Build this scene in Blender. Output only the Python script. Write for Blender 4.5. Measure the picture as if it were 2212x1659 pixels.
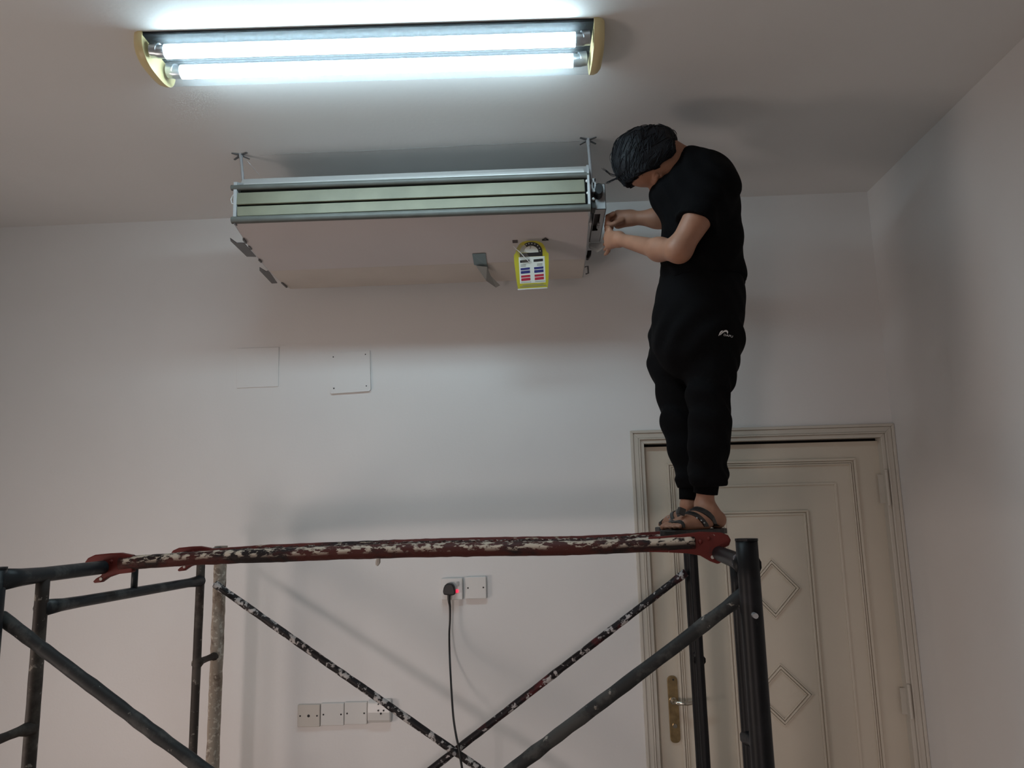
import bpy, bmesh, math, random
import numpy as np
from mathutils import Matrix, Vector
from mathutils.bvhtree import BVHTree

for _o in list(bpy.data.objects):
    bpy.data.objects.remove(_o, do_unlink=True)
scene = bpy.context.scene
COL = scene.collection
random.seed(7)

# ------------------------------------------------------------------ camera
HC = 1.85                       # lens height above the floor (all builder coordinates are lens-relative)
FPX, IW, IH = 1615.0, 2212, 1659
def _rx(a):
    c, s = math.cos(a), math.sin(a); return np.array([[1, 0, 0], [0, c, -s], [0, s, c]])
def _rz(a):
    c, s = math.cos(a), math.sin(a); return np.array([[c, -s, 0], [s, c, 0], [0, 0, 1]])
RC = _rz(math.radians(2.4485)) @ _rx(math.pi/2 + math.radians(9.4255)) @ _rz(math.radians(-1.385))
cam = bpy.data.cameras.new('camera'); camo = bpy.data.objects.new('camera', cam); COL.objects.link(camo)
cam.sensor_fit = 'HORIZONTAL'; cam.sensor_width = 36.0; cam.lens = FPX/IW*36.0; cam.clip_start = 0.02
_m = np.eye(4); _m[:3, :3] = RC; _m[2, 3] = HC
camo.matrix_world = Matrix(_m.tolist())
scene.camera = camo

# ------------------------------------------------------------------ world, exposure, rear and side lights
scene.view_settings.view_transform = 'Standard'
scene.view_settings.look = 'None'
scene.view_settings.gamma = 1.0
scene.view_settings.use_curve_mapping = False
scene.view_settings.exposure = 0.1
wd = bpy.data.worlds.new('world'); scene.world = wd; wd.use_nodes = True
wd.node_tree.nodes['Background'].inputs['Color'].default_value = (0.9, 0.85, 0.8, 1)
wd.node_tree.nodes['Background'].inputs['Strength'].default_value = 0.05
TUBE_STRENGTH = 26.0
def area(name, loc, target, sx, sy, power, color):
    l = bpy.data.lights.new(name, 'AREA'); l.shape = 'RECTANGLE'; l.size = sx; l.size_y = sy
    l.energy = power; l.color = color
    o = bpy.data.objects.new(name, l); COL.objects.link(o); o.location = loc
    o.rotation_euler = (Vector(target)-Vector(loc)).to_track_quat('-Z', 'Y').to_euler()
    return o
# low source inferred from the brace shadows, shining through an added rear opening
area('rear_low_light', (-2.1, -4.1, 0.90), (-1.45, -2.1, 0.85), 0.60, 0.90, 68.0, (1.0, 0.83, 0.78))
# fill light added at the rear opening to lift the whole room
area('rear_fill_light', (-1.73, -2.08, 0.79), (-1.3, 3.0, 1.0), 1.0, 0.92, 3.0, (1.0, 0.83, 0.79))
# low warm fill added at the left wall, brightening the right wall and left patch
area('side_fill_light', (-2.99, 1.20, 0.95), (0.0, 1.20, 0.95), 0.85, 0.95, 20.0, (1.0, 0.83, 0.74))

# ------------------------------------------------------------------ geometry helpers
def ray(x, y): return RC @ np.array([(x-IW/2)/FPX, -(y-IH/2)/FPX, -1.0])
def atY(x, y, Y): d = ray(x, y); return d*(Y/d[1])
def atZ(x, y, Z): d = ray(x, y); return d*(Z/d[2])
def atX(x, y, X): d = ray(x, y); return d*(X/d[0])

class MB:
    def __init__(s): s.v = []; s.f = []
    def add(s, vs, fs):
        n = len(s.v); s.v += [tuple(float(c) for c in p) for p in vs]; s.f += [tuple(n+i for i in q) for q in fs]; return s
    def box(s, x0, x1, y0, y1, z0, z1):
        return s.add([(x0, y0, z0), (x1, y0, z0), (x1, y1, z0), (x0, y1, z0), (x0, y0, z1), (x1, y0, z1), (x1, y1, z1), (x0, y1, z1)],
                     [(0, 3, 2, 1), (4, 5, 6, 7), (0, 1, 5, 4), (1, 2, 6, 5), (2, 3, 7, 6), (3, 0, 4, 7)])
    def prism(s, poly, off):
        """poly: list of 3D points (planar), extruded by vector off"""
        n = len(poly); off = np.array(off, float); a = [np.array(p, float) for p in poly]; b = [p+off for p in a]
        return s.add(a+b, [tuple(range(n))[::-1], tuple(range(n, 2*n))] + [(i, (i+1) % n, n+(i+1) % n, n+i) for i in range(n)])
    def tube(s, pts, r, n=12, cap=True, flat=None, jit=0.0):
        pts = [np.array(p, float) for p in pts]; m = len(pts)
        rs = r if hasattr(r, '__len__') else [r]*m
        rings = []; prev = None
        for i in range(m):
            t = pts[min(i+1, m-1)]-pts[max(i-1, 0)]; t = t/(np.linalg.norm(t)+1e-12)
            if prev is None:
                a = np.array([0, 0, 1.0]) if abs(t[2]) < .9 else np.array([1.0, 0, 0])
            else: a = prev
            a = a-t*(a@t); a /= np.linalg.norm(a); prev = a; b = np.cross(t, a)
            for k in range(n):
                th = 2*math.pi*k/n; rr = rs[i]*(1+random.uniform(-jit, jit))
                rings.append(pts[i]+rr*(a*math.cos(th)*(flat or 1)+b*math.sin(th)))
        fs = [(i*n+k, i*n+(k+1) % n, (i+1)*n+(k+1) % n, (i+1)*n+k) for i in range(m-1) for k in range(n)]
        if cap: fs += [tuple(range(n))[::-1], tuple((m-1)*n+k for k in range(n))]
        return s.add(rings, fs)
    def bar(s, a, b, r, n=12, seg=1, jit=0.0):
        a = np.array(a, float); b = np.array(b, float)
        return s.tube([a+(b-a)*i/seg for i in range(seg+1)], r, n, jit=jit)
    def ball(s, c, r, n=12, m=8, sc=(1, 1, 1)):
        c = np.array(c, float); vs = []; fs = []
        for j in range(m+1):
            ph = math.pi*j/m
            for k in range(n):
                th = 2*math.pi*k/n
                vs.append(c+r*np.array([math.sin(ph)*math.cos(th)*sc[0], math.sin(ph)*math.sin(th)*sc[1], math.cos(ph)*sc[2]]))
        for j in range(m):
            for k in range(n): fs.append((j*n+k, (j+1)*n+k, (j+1)*n+(k+1) % n, j*n+(k+1) % n))
        return s.add(vs, fs)
    def build(s, name, m, parent=None, smooth=False, bevel=0.0, bseg=2):
        me = bpy.data.meshes.new(name)
        me.from_pydata([(x, y, z+HC) for x, y, z in s.v], [], s.f)
        return link_mesh(name, me, m, parent, smooth, bevel, bseg)

def link_mesh(name, me, m, parent=None, smooth=False, bevel=0.0, bseg=2):
    bm = bmesh.new(); bm.from_mesh(me); bmesh.ops.recalc_face_normals(bm, faces=bm.faces[:]); bm.to_mesh(me); bm.free()
    me.materials.append(m); me.update()
    o = bpy.data.objects.new(name, me); COL.objects.link(o)
    if smooth:
        for p in me.polygons: p.use_smooth = True
        if smooth != 'all':
            try: me.set_sharp_from_angle(angle=math.radians(40))
            except Exception: pass
    if bevel:
        b = o.modifiers.new('bevel', 'BEVEL'); b.width = bevel; b.segments = bseg; b.limit_method = 'ANGLE'; b.angle_limit = math.radians(40)
    if parent is not None: setpar(o, parent)
    return o
def setpar(o, parent):
    o.parent = parent
    base = parent
    T = Matrix.Identity(4)
    while base is not None:
        T = T @ Matrix.Translation(base.location); base = base.parent
        if base is None: break
    o.matrix_parent_inverse = Matrix.Translation(parent.location if parent.parent is None else (0, 0, 0)).inverted()
def thing(name, label, cat, loc, group=None):
    o = bpy.data.objects.new(name, None); COL.objects.link(o); o.location = (loc[0], loc[1], loc[2]+HC); o.empty_display_size = .05
    return tag(o, label, cat, group)
def tag(o, label, cat, group=None):
    o['label'] = label; o['category'] = cat
    if group: o['group'] = group
    return o
def struct(o): o['kind'] = 'structure'; return o

# ------------------------------------------------------------------ materials
def srgb(r, g, b):
    f = lambda c: (c/255/12.92) if c/255 <= .04045 else ((c/255+.055)/1.055)**2.4
    return (f(r), f(g), f(b), 1)
def mat(name, col, rough=.6, metal=0.0, var=0.0, vscale=8.0, bump=0.0, bscale=60.0, spec=None, col2=None, emit=None, estr=0.0):
    m = bpy.data.materials.new(name); m.use_nodes = True; nt = m.node_tree; b = nt.nodes['Principled BSDF']
    c = tuple(col)+((1,) if len(col) == 3 else ())
    b.inputs['Base Color'].default_value = c; b.inputs['Roughness'].default_value = rough; b.inputs['Metallic'].default_value = metal
    if spec is not None: b.inputs['Specular IOR Level'].default_value = spec
    tc = nt.nodes.new('ShaderNodeTexCoord')
    if var or col2:
        n = nt.nodes.new('ShaderNodeTexNoise'); n.inputs['Scale'].default_value = vscale; n.inputs['Detail'].default_value = 5
        nt.links.new(tc.outputs['Object'], n.inputs['Vector'])
        r = nt.nodes.new('ShaderNodeValToRGB'); r.color_ramp.elements[0].position = .3; r.color_ramp.elements[1].position = .7
        if col2 is None:
            r.color_ramp.elements[0].color = tuple(x*(1-var) for x in c[:3])+(1,); r.color_ramp.elements[1].color = tuple(min(1, x*(1+var)) for x in c[:3])+(1,)
        else:
            r.color_ramp.elements[0].color = c; r.color_ramp.elements[1].color = tuple(col2)[:3]+(1,)
        nt.links.new(n.outputs['Fac'], r.inputs['Fac']); nt.links.new(r.outputs['Color'], b.inputs['Base Color'])
    if bump:
        n2 = nt.nodes.new('ShaderNodeTexNoise'); n2.inputs['Scale'].default_value = bscale; n2.inputs['Detail'].default_value = 4
        nt.links.new(tc.outputs['Object'], n2.inputs['Vector'])
        bp = nt.nodes.new('ShaderNodeBump'); bp.inputs['Strength'].default_value = bump; bp.inputs['Distance'].default_value = .004
        nt.links.new(n2.outputs['Fac'], bp.inputs['Height']); nt.links.new(bp.outputs['Normal'], b.inputs['Normal'])
    if emit is not None:
        b.inputs['Emission Color'].default_value = tuple(emit)+(1,); b.inputs['Emission Strength'].default_value = estr
    return m
def paint_metal(name, base, second, splat, a2=.5, asp=.62, scale=14, spscale=45, rough=.5, stretch=(1, 1, 1)):
    """old painted steel: base coat, patches of a second colour, splashes of plaster / paint"""
    m = bpy.data.materials.new(name); m.use_nodes = True; nt = m.node_tree; b = nt.nodes['Principled BSDF']
    tc = nt.nodes.new('ShaderNodeTexCoord'); mp = nt.nodes.new('ShaderNodeMapping'); mp.inputs['Scale'].default_value = stretch
    nt.links.new(tc.outputs['Object'], mp.inputs['Vector'])
    def mask(sc, pos, w, det=6):
        n = nt.nodes.new('ShaderNodeTexNoise'); n.inputs['Scale'].default_value = sc; n.inputs['Detail'].default_value = det; n.inputs['Roughness'].default_value = .62
        nt.links.new(mp.outputs['Vector'], n.inputs['Vector'])
        r = nt.nodes.new('ShaderNodeValToRGB'); r.color_ramp.elements[0].position = pos; r.color_ramp.elements[1].position = pos+w
        nt.links.new(n.outputs['Fac'], r.inputs['Fac']); return r.outputs['Color']
    m1 = nt.nodes.new('ShaderNodeMix'); m1.data_type = 'RGBA'; m2 = nt.nodes.new('ShaderNodeMix'); m2.data_type = 'RGBA'
    m1.inputs[6].default_value = tuple(base)[:3]+(1,); m1.inputs[7].default_value = tuple(second)[:3]+(1,)
    nt.links.new(mask(scale, a2, .1), m1.inputs[0])
    nt.links.new(m1.outputs[2], m2.inputs[6]); m2.inputs[7].default_value = tuple(splat)[:3]+(1,)
    sm = mask(spscale, asp, .04, 8); nt.links.new(sm, m2.inputs[0]); nt.links.new(m2.outputs[2], b.inputs['Base Color'])
    b.inputs['Roughness'].default_value = rough; b.inputs['Specular IOR Level'].default_value = .22
    bp = nt.nodes.new('ShaderNodeBump'); bp.inputs['Strength'].default_value = .5; bp.inputs['Distance'].default_value = .003
    nt.links.new(sm, bp.inputs['Height']); nt.links.new(bp.outputs['Normal'], b.inputs['Normal'])
    return m

M = {}
M['wall'] = mat('wall_paint', (.76, .745, .735), .55, var=.025, vscale=1.6, bump=.10, bscale=90)
M['ceil'] = mat('ceiling_paint', (.76, .75, .74), .6, var=.03, vscale=1.3, bump=.12, bscale=60)
M['floor'] = mat('floor_tile', (.46, .42, .38), .35, var=.1, vscale=3)
M['door'] = mat('door_paint', (.60, .54, .45), .38, var=.03, vscale=3, bump=.06, bscale=70)
M['frame'] = mat('door_frame_paint', (.58, .54, .475), .38, var=.03, vscale=3, bump=.05, bscale=70)
M['dark'] = mat('dark_gap', (.012, .011, .010), .8)
M['brass'] = mat('aged_brass', (.34, .25, .13), .32, .9, var=.25, vscale=40, bump=.1)
M['chrome'] = mat('nickel', (.62, .58, .5), .2, 1.0)
M['plate'] = mat('plate_plastic', (.66, .65, .63), .32)
M['plate2'] = mat('old_plate_plastic', (.58, .54, .49), .4)
M['screw'] = mat('screw_hole', (.02, .02, .02), .7)
M['black_pl'] = mat('black_plastic', (.010, .010, .011), .45)
M['red_lamp'] = mat('neon_red', (.6, .01, .03), .3, emit=(1, .02, .06), estr=1.6)
M['white_pl'] = mat('white_plastic', (.72, .72, .70), .4)
M['ac_strip'] = mat('ac_white_casing', (.46, .45, .44), .4)
M['ac_lip'] = mat('ac_lip_film', (.105, .108, .097), .5, var=.15, vscale=12)
M['louver'] = mat('louver_film', (.195, .190, .135), .4, var=.12, vscale=9, spec=.4)
M['ac_bottom'] = mat('ac_bottom_panel', (.58, .53, .52), .5, var=.03, vscale=3)
M['ac_tan'] = mat('ac_rear_panel', (.57, .505, .45), .5, var=.05, vscale=5)
M['ac_dark'] = mat('ac_slot', (.03, .035, .032), .5)
M['zinc'] = mat('zinc_sheet', (.46, .47, .48), .4, .3)
M['dark_zinc'] = mat('dark_zinc', (.16, .16, .165), .45, .5)
M['steel'] = mat('rod_steel', (.46, .47, .49), .35, .5)
M['endcap'] = mat('lamp_endcap', (.74, .62, .33), .4)
M['lamp_base'] = mat('lamp_base', (.024, .026, .028), .8, spec=.05)
M['tube_cap'] = mat('tube_cap', (.55, .57, .6), .3, .8)
M['skin'] = mat('skin', (.35, .17, .105), .55, var=.10, vscale=18)
M['hair'] = mat('hair', (.006, .0065, .009), .6, bump=.5, bscale=170, spec=.25)
M['shirt'] = mat('black_cotton', (.0035, .0035, .0042), .9, bump=.2, bscale=300, spec=.08)
M['pants'] = mat('black_jogger', (.0035, .0035, .0042), .9, bump=.2, bscale=240, spec=.10)
M['cuff'] = mat('rib_cuff', (.003, .003, .0035), .9, spec=.08)
M['logo'] = mat('logo_white', (.8, .8, .8), .5)
M['sandal'] = mat('sandal_leather', (.020, .018, .017), .4, var=.2, vscale=50)
M['stud'] = mat('stud', (.55, .55, .55), .3, .8)
M['yellow'] = mat('label_yellow', (.48, .43, .03), .4)
M['paper'] = mat('label_paper', (.70, .72, .66), .4)
M['lblack'] = mat('label_black', (.015, .015, .017), .4)
M['lblue'] = mat('label_blue', (.025, .03, .17), .4)
M['lred'] = mat('label_red', (.45, .02, .05), .4)
M['lgrey'] = mat('label_grey', (.22, .23, .21), .5)
M['lgrey2'] = mat('label_arc_left', (.42, .41, .33), .5)
M['bluetape'] = mat('blue_tape', (.17, .25, .27), .4)
M['cream'] = mat('cream_drip', (.55, .52, .48), .7)
M['near_frame'] = paint_metal('steel_black_blue', (.0045, .005, .0065), (.010, .011, .014), (.28, .28, .29), .55, .70, 9, 30, .45)
M['left_frame'] = paint_metal('steel_weathered', (.045, .038, .034), (.085, .075, .065), (.26, .24, .21), .5, .62, 10, 40, .6)
M['left_bar'] = paint_metal('steel_blue_grey', (.020, .024, .028), (.07, .075, .075), (.25, .25, .24), .55, .70, 9, 40, .4)
M['plaster_post'] = paint_metal('steel_plastered', (.38, .325, .27), (.22, .18, .15), (.58, .53, .46), .52, .55, 20, 60, .8)
M['brace'] = paint_metal('brace_black_flecked', (.016, .014, .015), (.035, .028, .028), (.50, .48, .47), .55, .535, 12, 34, .5)
M['brace_red'] = paint_metal('brace_dark_red', (.014, .012, .014), (.10, .018, .020), (.48, .46, .46), .53, .56, 7, 36, .5)
M['near_brace'] = paint_metal('brace_grey', (.028, .030, .031), (.060, .062, .060), (.30, .29, .26), .5, .64, 16, 30, .6)

# red plank paint: plaster drips collect on the upper half of the pipe
def plank_mat():
    m = paint_metal('plank_red', (.115, .022, .017), (.022, .014, .014), (.50, .40, .30), .56, .57, 7, 34, .55, (.35, 1, 1))
    return m
M['plank'] = plank_mat()
def splashed():
    m = paint_metal('plank_splashed', (.075, .020, .016), (.018, .013, .013), (.56, .47, .38), .50, .49, 9, 52, .6, (.5, 1, 1))
    nt = m.node_tree; g = nt.nodes.new('ShaderNodeNewGeometry'); sp = nt.nodes.new('ShaderNodeSeparateXYZ'); mr = nt.nodes.new('ShaderNodeMapRange')
    mr.inputs['From Min'].default_value = -.25; mr.inputs['From Max'].default_value = .35; mr.inputs['To Min'].default_value = 0.0
    nt.links.new(g.outputs['Normal'], sp.inputs[0]); nt.links.new(sp.outputs['Z'], mr.inputs['Value'])
    mixes = [n for n in nt.nodes if n.type == 'MIX']; top = mixes[1]; src = top.inputs[0].links[0].from_socket
    mu = nt.nodes.new('ShaderNodeMath'); mu.operation = 'MULTIPLY'; nt.links.new(src, mu.inputs[0]); nt.links.new(mr.outputs['Result'], mu.inputs[1])
    nt.links.new(mu.outputs[0], top.inputs[0]); return m
M['plank_top'] = splashed()
M['hook'] = paint_metal('hook_red', (.125, .020, .016), (.06, .018, .015), (.45, .38, .32), .55, .72, 9, 40, .5)
M['deck'] = paint_metal('deck_mesh', (.05, .03, .028), (.10, .03, .025), (.42, .38, .33), .5, .55, 9, 30, .6)

def diffuser_mat():
    m = bpy.data.materials.new('prismatic_cover'); m.use_nodes = True; nt = m.node_tree; nt.nodes.clear()
    out = nt.nodes.new('ShaderNodeOutputMaterial'); mx = nt.nodes.new('ShaderNodeMixShader'); mx2 = nt.nodes.new('ShaderNodeMixShader')
    tr = nt.nodes.new('ShaderNodeBsdfTransparent'); tl = nt.nodes.new('ShaderNodeBsdfTranslucent'); df = nt.nodes.new('ShaderNodeBsdfDiffuse')
    tr.inputs['Color'].default_value = (.95, .97, .98, 1); tl.inputs['Color'].default_value = (.86, .92, .95, 1); df.inputs['Color'].default_value = (.8, .85, .88, 1)
    mx2.inputs[0].default_value = .35; nt.links.new(tl.outputs[0], mx2.inputs[1]); nt.links.new(df.outputs[0], mx2.inputs[2])
    tc = nt.nodes.new('ShaderNodeTexCoord'); mpp = nt.nodes.new('ShaderNodeMapping'); mpp.inputs['Rotation'].default_value = (0, 0, -math.atan2(.045, 1.33))
    wv = nt.nodes.new('ShaderNodeTexWave'); wv.bands_direction = 'Y'; wv.inputs['Scale'].default_value = 42.0; mr = nt.nodes.new('ShaderNodeMapRange')
    mr.inputs['To Min'].default_value = .012; mr.inputs['To Max'].default_value = .042
    nt.links.new(tc.outputs['Object'], mpp.inputs['Vector']); nt.links.new(mpp.outputs['Vector'], wv.inputs['Vector']); nt.links.new(wv.outputs['Fac'], mr.inputs['Value']); nt.links.new(mr.outputs['Result'], mx.inputs[0])
    nt.links.new(tr.outputs[0], mx.inputs[1]); nt.links.new(mx2.outputs[0], mx.inputs[2])
    nt.links.new(mx.outputs[0], out.inputs['Surface']); return m
M['cover'] = diffuser_mat()
def emit_mat(name, col, s):
    m = bpy.data.materials.new(name); m.use_nodes = True; nt = m.node_tree; nt.nodes.clear()
    out = nt.nodes.new('ShaderNodeOutputMaterial'); e = nt.nodes.new('ShaderNodeEmission')
    e.inputs['Color'].default_value = tuple(col)+(1,); e.inputs['Strength'].default_value = s; nt.links.new(e.outputs[0], out.inputs['Surface']); return m
M['tube'] = emit_mat('tube_glow', (.68, .90, 1.0), TUBE_STRENGTH)
def tape_mat():
    m = bpy.data.materials.new('clear_tape'); m.use_nodes = True; nt = m.node_tree; nt.nodes.clear()
    out = nt.nodes.new('ShaderNodeOutputMaterial'); mx = nt.nodes.new('ShaderNodeMixShader')
    tr = nt.nodes.new('ShaderNodeBsdfTransparent'); gl = nt.nodes.new('ShaderNodeBsdfGlossy'); gl.inputs['Roughness'].default_value = .15
    mx.inputs[0].default_value = .12; nt.links.new(tr.outputs[0], mx.inputs[1]); nt.links.new(gl.outputs[0], mx.inputs[2]); nt.links.new(mx.outputs[0], out.inputs['Surface']); return m
M['tape'] = tape_mat()

# ------------------------------------------------------------------ the room
D, ZC, XR, XL, YB, ZF = 3.3, 1.3865, 1.504, -3.0, -2.1, -HC
T = .15
# door opening in the back wall
DX0, DX1, DZ1 = .412, 1.462, .268
bw = MB()
bw.box(XL-T, DX0, D, D+T, ZF, ZC); bw.box(DX0, DX1, D, D+T, DZ1, ZC); bw.box(DX1, XR+T, D, D+T, ZF, ZC)
wall_back = struct(bw.build('wall_back', M['wall']))
struct(MB().box(XR, XR+T, YB-T, D, ZF, ZC).build('wall_right', M['wall']))
VY0, VY1, VZ0, VZ1 = .76, 1.64, -1.39, -.41
lw_ = MB(); lw_.box(XL-T, XL, YB-T, VY0, ZF, ZC); lw_.box(XL-T, XL, VY1, D, ZF, ZC); lw_.box(XL-T, XL, VY0, VY1, ZF, VZ0); lw_.box(XL-T, XL, VY0, VY1, VZ1, ZC)
struct(lw_.build('wall_left', M['wall']))
side_open = bpy.data.objects.new('side_fill_opening', None); COL.objects.link(side_open); side_open.location = (XL, (VY0+VY1)/2, VZ0+HC); struct(side_open)  # unseen opening added around the side fill light
wf = MB(); wf.box(XL-.1, XL-.04, VY0, VY0+.04, VZ0, VZ1); wf.box(XL-.1, XL-.04, VY1-.04, VY1, VZ0, VZ1); wf.box(XL-.1, XL-.04, VY0, VY1, VZ0, VZ0+.04); wf.box(XL-.1, XL-.04, VY0, VY1, VZ1-.04, VZ1)
wf.build('opening_frame', M['frame'], side_open)
WX0, WX1, WZ0, WZ1 = -2.26, -.82, -1.55, -.58  # opening sized to bound the rear beam on the far walls
fw = MB(); fw.box(XL, WX0, YB-T, YB, ZF, ZC); fw.box(WX1, XR, YB-T, YB, ZF, ZC); fw.box(WX0, WX1, YB-T, YB, ZF, WZ0); fw.box(WX0, WX1, YB-T, YB, WZ1, ZC)
struct(fw.build('wall_front', M['wall']))
struct(MB().box(XL-T, XR+T, YB-T, D+T, ZF-.1, ZF).build('floor', M['floor']))
ceil = struct(MB().box(XL-T, XR+T, YB-T, D+T, ZC, ZC+.1).build('ceiling', M['ceil']))
# unseen opening behind the camera, added to shape the rear beam: frame and mullion
rear_open = bpy.data.objects.new('beam_opening', None); COL.objects.link(rear_open); rear_open.location = ((WX0+WX1)/2, YB, WZ0+HC); struct(rear_open)
wf = MB(); wf.box(WX0, WX0+.04, YB-.1, YB-.04, WZ0, WZ1); wf.box(WX1-.04, WX1, YB-.1, YB-.04, WZ0, WZ1); wf.box(WX0, WX1, YB-.1, YB-.04, WZ0, WZ0+.04); wf.box(WX0, WX1, YB-.1, YB-.04, WZ1-.04, WZ1)
wf.build('opening_frame', M['frame'], rear_open)
# hairline joint in the ceiling paint above the unit
cp = [atZ(x, y, ZC) for x, y in ((560, 336), (640, 331), (760, 327), (880, 321), (1000, 315), (1120, 309), (1200, 307), (1252, 305))]
cr = MB(); pts = []
for i in range(len(cp)-1):
    for k in range(6): pts.append(cp[i]+(cp[i+1]-cp[i])*k/6+np.array([0, random.uniform(-.0025, .0025), 0]))
pts.append(cp[-1])
for a, b in zip(pts[:-1], pts[1:]):
    w = random.uniform(.0003, .0007)*min(1, .25+1.2*max(0, (a[0]+.75)/.9)); cr.add([a+[0, -w, -.0006], b+[0, -w, -.0006], b+[0, w, -.0006], a+[0, w, -.0006], a+[0, -w, .0004], b+[0, -w, .0004], b+[0, w, .0004], a+[0, w, .0004]], [(0, 1, 2, 3), (4, 7, 6, 5), (0, 4, 5, 1), (3, 2, 6, 7), (0, 3, 7, 4), (1, 5, 6, 2)])
cr.build('ceiling_crack', mat('crack', (.30, .30, .30), .9), ceil)

# ------------------------------------------------------------------ door with frame
door = bpy.data.objects.new('door_1', None); COL.objects.link(door); door.location = ((DX0+DX1)/2, D, 0); struct(door)
YL = D+.028                                   # front face of the leaf
LX0, LX1, LZ1 = .432, 1.448, .252
MB().box(LX0, LX1, YL, YL+.04, ZF+.008, LZ1).build('door_leaf', M['door'], door, bevel=.002)
MB().box(DX0, DX1, YL+.045, YL+.06, ZF, DZ1).build('door_stop', M['dark'], door)
# casing: an outer flat band, a raised outer bead and the stepped inner edge
trim = bpy.data.objects.new('trim_1', None); COL.objects.link(trim); trim.location = (DX0, D, 0); struct(trim)
OX0, OX1, OZ1 = .372, XR-.001, .322
def casing(name, m, d0, d1, y0, y1):
    """U-shaped band of the casing between the offsets d0 and d1 from its outer edge"""
    xa, xb, za = OX0+d0, OX1-d0, OZ1-d0; xc, xd, zb = OX0+d1, OX1-d1, OZ1-d1
    mb = MB()
    mb.prism([(xa, y0, ZF), (xc, y0, ZF), (xc, y0, zb), (xa, y0, za)], (0, y1-y0, 0))
    mb.prism([(xa, y0, za), (xc, y0, zb), (xd, y0, zb), (xb, y0, za)], (0, y1-y0, 0))
    mb.prism([(xd, y0, ZF), (xb, y0, ZF), (xb, y0, za), (xd, y0, zb)], (0, y1-y0, 0))
    return mb.build(name, m, trim, bevel=.002)
casing('outer_bead', M['frame'], 0, .012, D-.020, D)
casing('casing_board', M['frame'], .0125, .034, D-.014, D)
casing('inner_bead', M['frame'], .0345, .041, D-.019, D)
casing('inner_step', M['frame'], .0415, .058, D-.010, D+.05)
# panel mouldings on the leaf
def rect_moulding(x0, x1, z0, z1, bands, nm):
    for d0, d1, h in bands:
        mb = MB(); y0 = YL-h
        o = [(x0+d0, z0+d0), (x1-d0, z0+d0), (x1-d0, z1-d0), (x0+d0, z1-d0)]; i_ = [(x0+d1, z0+d1), (x1-d1, z0+d1), (x1-d1, z1-d1), (x0+d1, z1-d1)]
        for k in range(4):
            a, b, c, d = o[k], o[(k+1) % 4], i_[(k+1) % 4], i_[k]
            mb.prism([(a[0], y0, a[1]), (b[0], y0, b[1]), (c[0], y0, c[1]), (d[0], y0, d[1])], (0, h+.001, 0))
        mb.build(nm, M['door'], door, bevel=.0015)
def dpx(x, y): p = atY(x, y, YL); return p[0], p[2]
r1l, r1z = dpx(1439, 1000); r1r, _ = dpx(1847, 993)
rect_moulding(r1l, r1r, -1.62, r1z, ((0, .010, .010), (.013, .019, .006), (.022, .027, .009)), 'outer_moulding')
r3l, r3z = dpx(1556, 1106); r3r, _ = dpx(1745, 1103)
mid2 = (r1r-dpx(1806, 1045)[0])
rect_moulding(r1l+mid2, r1r-mid2, -1.56, dpx(1700, 1044)[1], ((0, .010, .005),), 'middle_moulding')
rect_moulding(r3l, r3r, -1.45, r3z, ((0, .008, .009), (.012, .020, .005)), 'inner_moulding')
for (tx, ty), (rx_, ry_), (bx_, by_) in (((1668, 1205), (1730, 1266), (1672, 1338)), ((1683, 1432), (1757, 1500), (1697, 1570))):
    t = dpx(tx, ty); r = dpx(rx_, ry_); b = dpx(bx_, by_); cz = (t[1]+b[1])/2; cx = (t[0]+b[0])/2
    hx = r[0]-cx; hz = (t[1]-b[1])/2
    for s0, s1, h in ((1.0, .94, .006), (.91, .83, .011), (.80, .74, .007)):
        mb = MB(); y0 = YL-h
        o = [(cx-hx*s0, cz), (cx, cz-hz*s0), (cx+hx*s0, cz), (cx, cz+hz*s0)]; i_ = [(cx-hx*s1, cz), (cx, cz-hz*s1), (cx+hx*s1, cz), (cx, cz+hz*s1)]
        for k in range(4):
            a, b2, c, d = o[k], o[(k+1) % 4], i_[(k+1) % 4], i_[k]
            mb.prism([(a[0], y0, a[1]), (b2[0], y0, b2[1]), (c[0], y0, c[1]), (d[0], y0, d[1])], (0, h+.001, 0))
        mb.build('diamond_moulding', M['door'], door, bevel=.001)
# handle set
hx0, hz1 = dpx(1437, 1459); hx1 = dpx(1468, 1512)[0]; hz0 = dpx(1455, 1604)[1]
def rounded_plate(cx, cz, w, h, r, y0, y1, n=6):
    pl = []
    for sx, sz, a0 in ((1, 1, 0), (-1, 1, 90), (-1, -1, 180), (1, -1, 270)):
        for k in range(n+1):
            a = math.radians(a0+90*k/n); pl.append((cx+sx*(w/2-r)+r*math.cos(a), y0, cz+sz*(h/2-r)+r*math.sin(a)))
    return MB().prism(pl, (0, y1-y0, 0))
hcx, hcz = (hx0+hx1)/2, (hz0+hz1)/2
hp = rounded_plate(hcx, hcz, hx1-hx0-.012, hz1-hz0, .018, YL-.008, YL).build('handle_plate', M['brass'], door, bevel=.002)
lvz = dpx(1455, 1512)[1]
lv = MB(); lv.tube([(hcx, YL-.005, lvz), (hcx, YL-.04, lvz), (hcx+.012, YL-.052, lvz), (hcx+.05, YL-.054, lvz-.003), (hcx+.09, YL-.052, lvz+.004), (hcx+.125, YL-.050, lvz+.004)], [.010, .009, .009, .008, .007, .008], 10)
lv.tube([(hcx, YL-.006, lvz), (hcx, YL-.016, lvz)], .015, 14)
lv.build('lever', M['chrome'], hp, smooth=True)
kz = dpx(1455, 1566)[1]
MB().tube([(hcx, YL-.007, kz), (hcx, YL-.017, kz)], .009, 12).build('key_cylinder', M['chrome'], hp, smooth=True)
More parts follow.
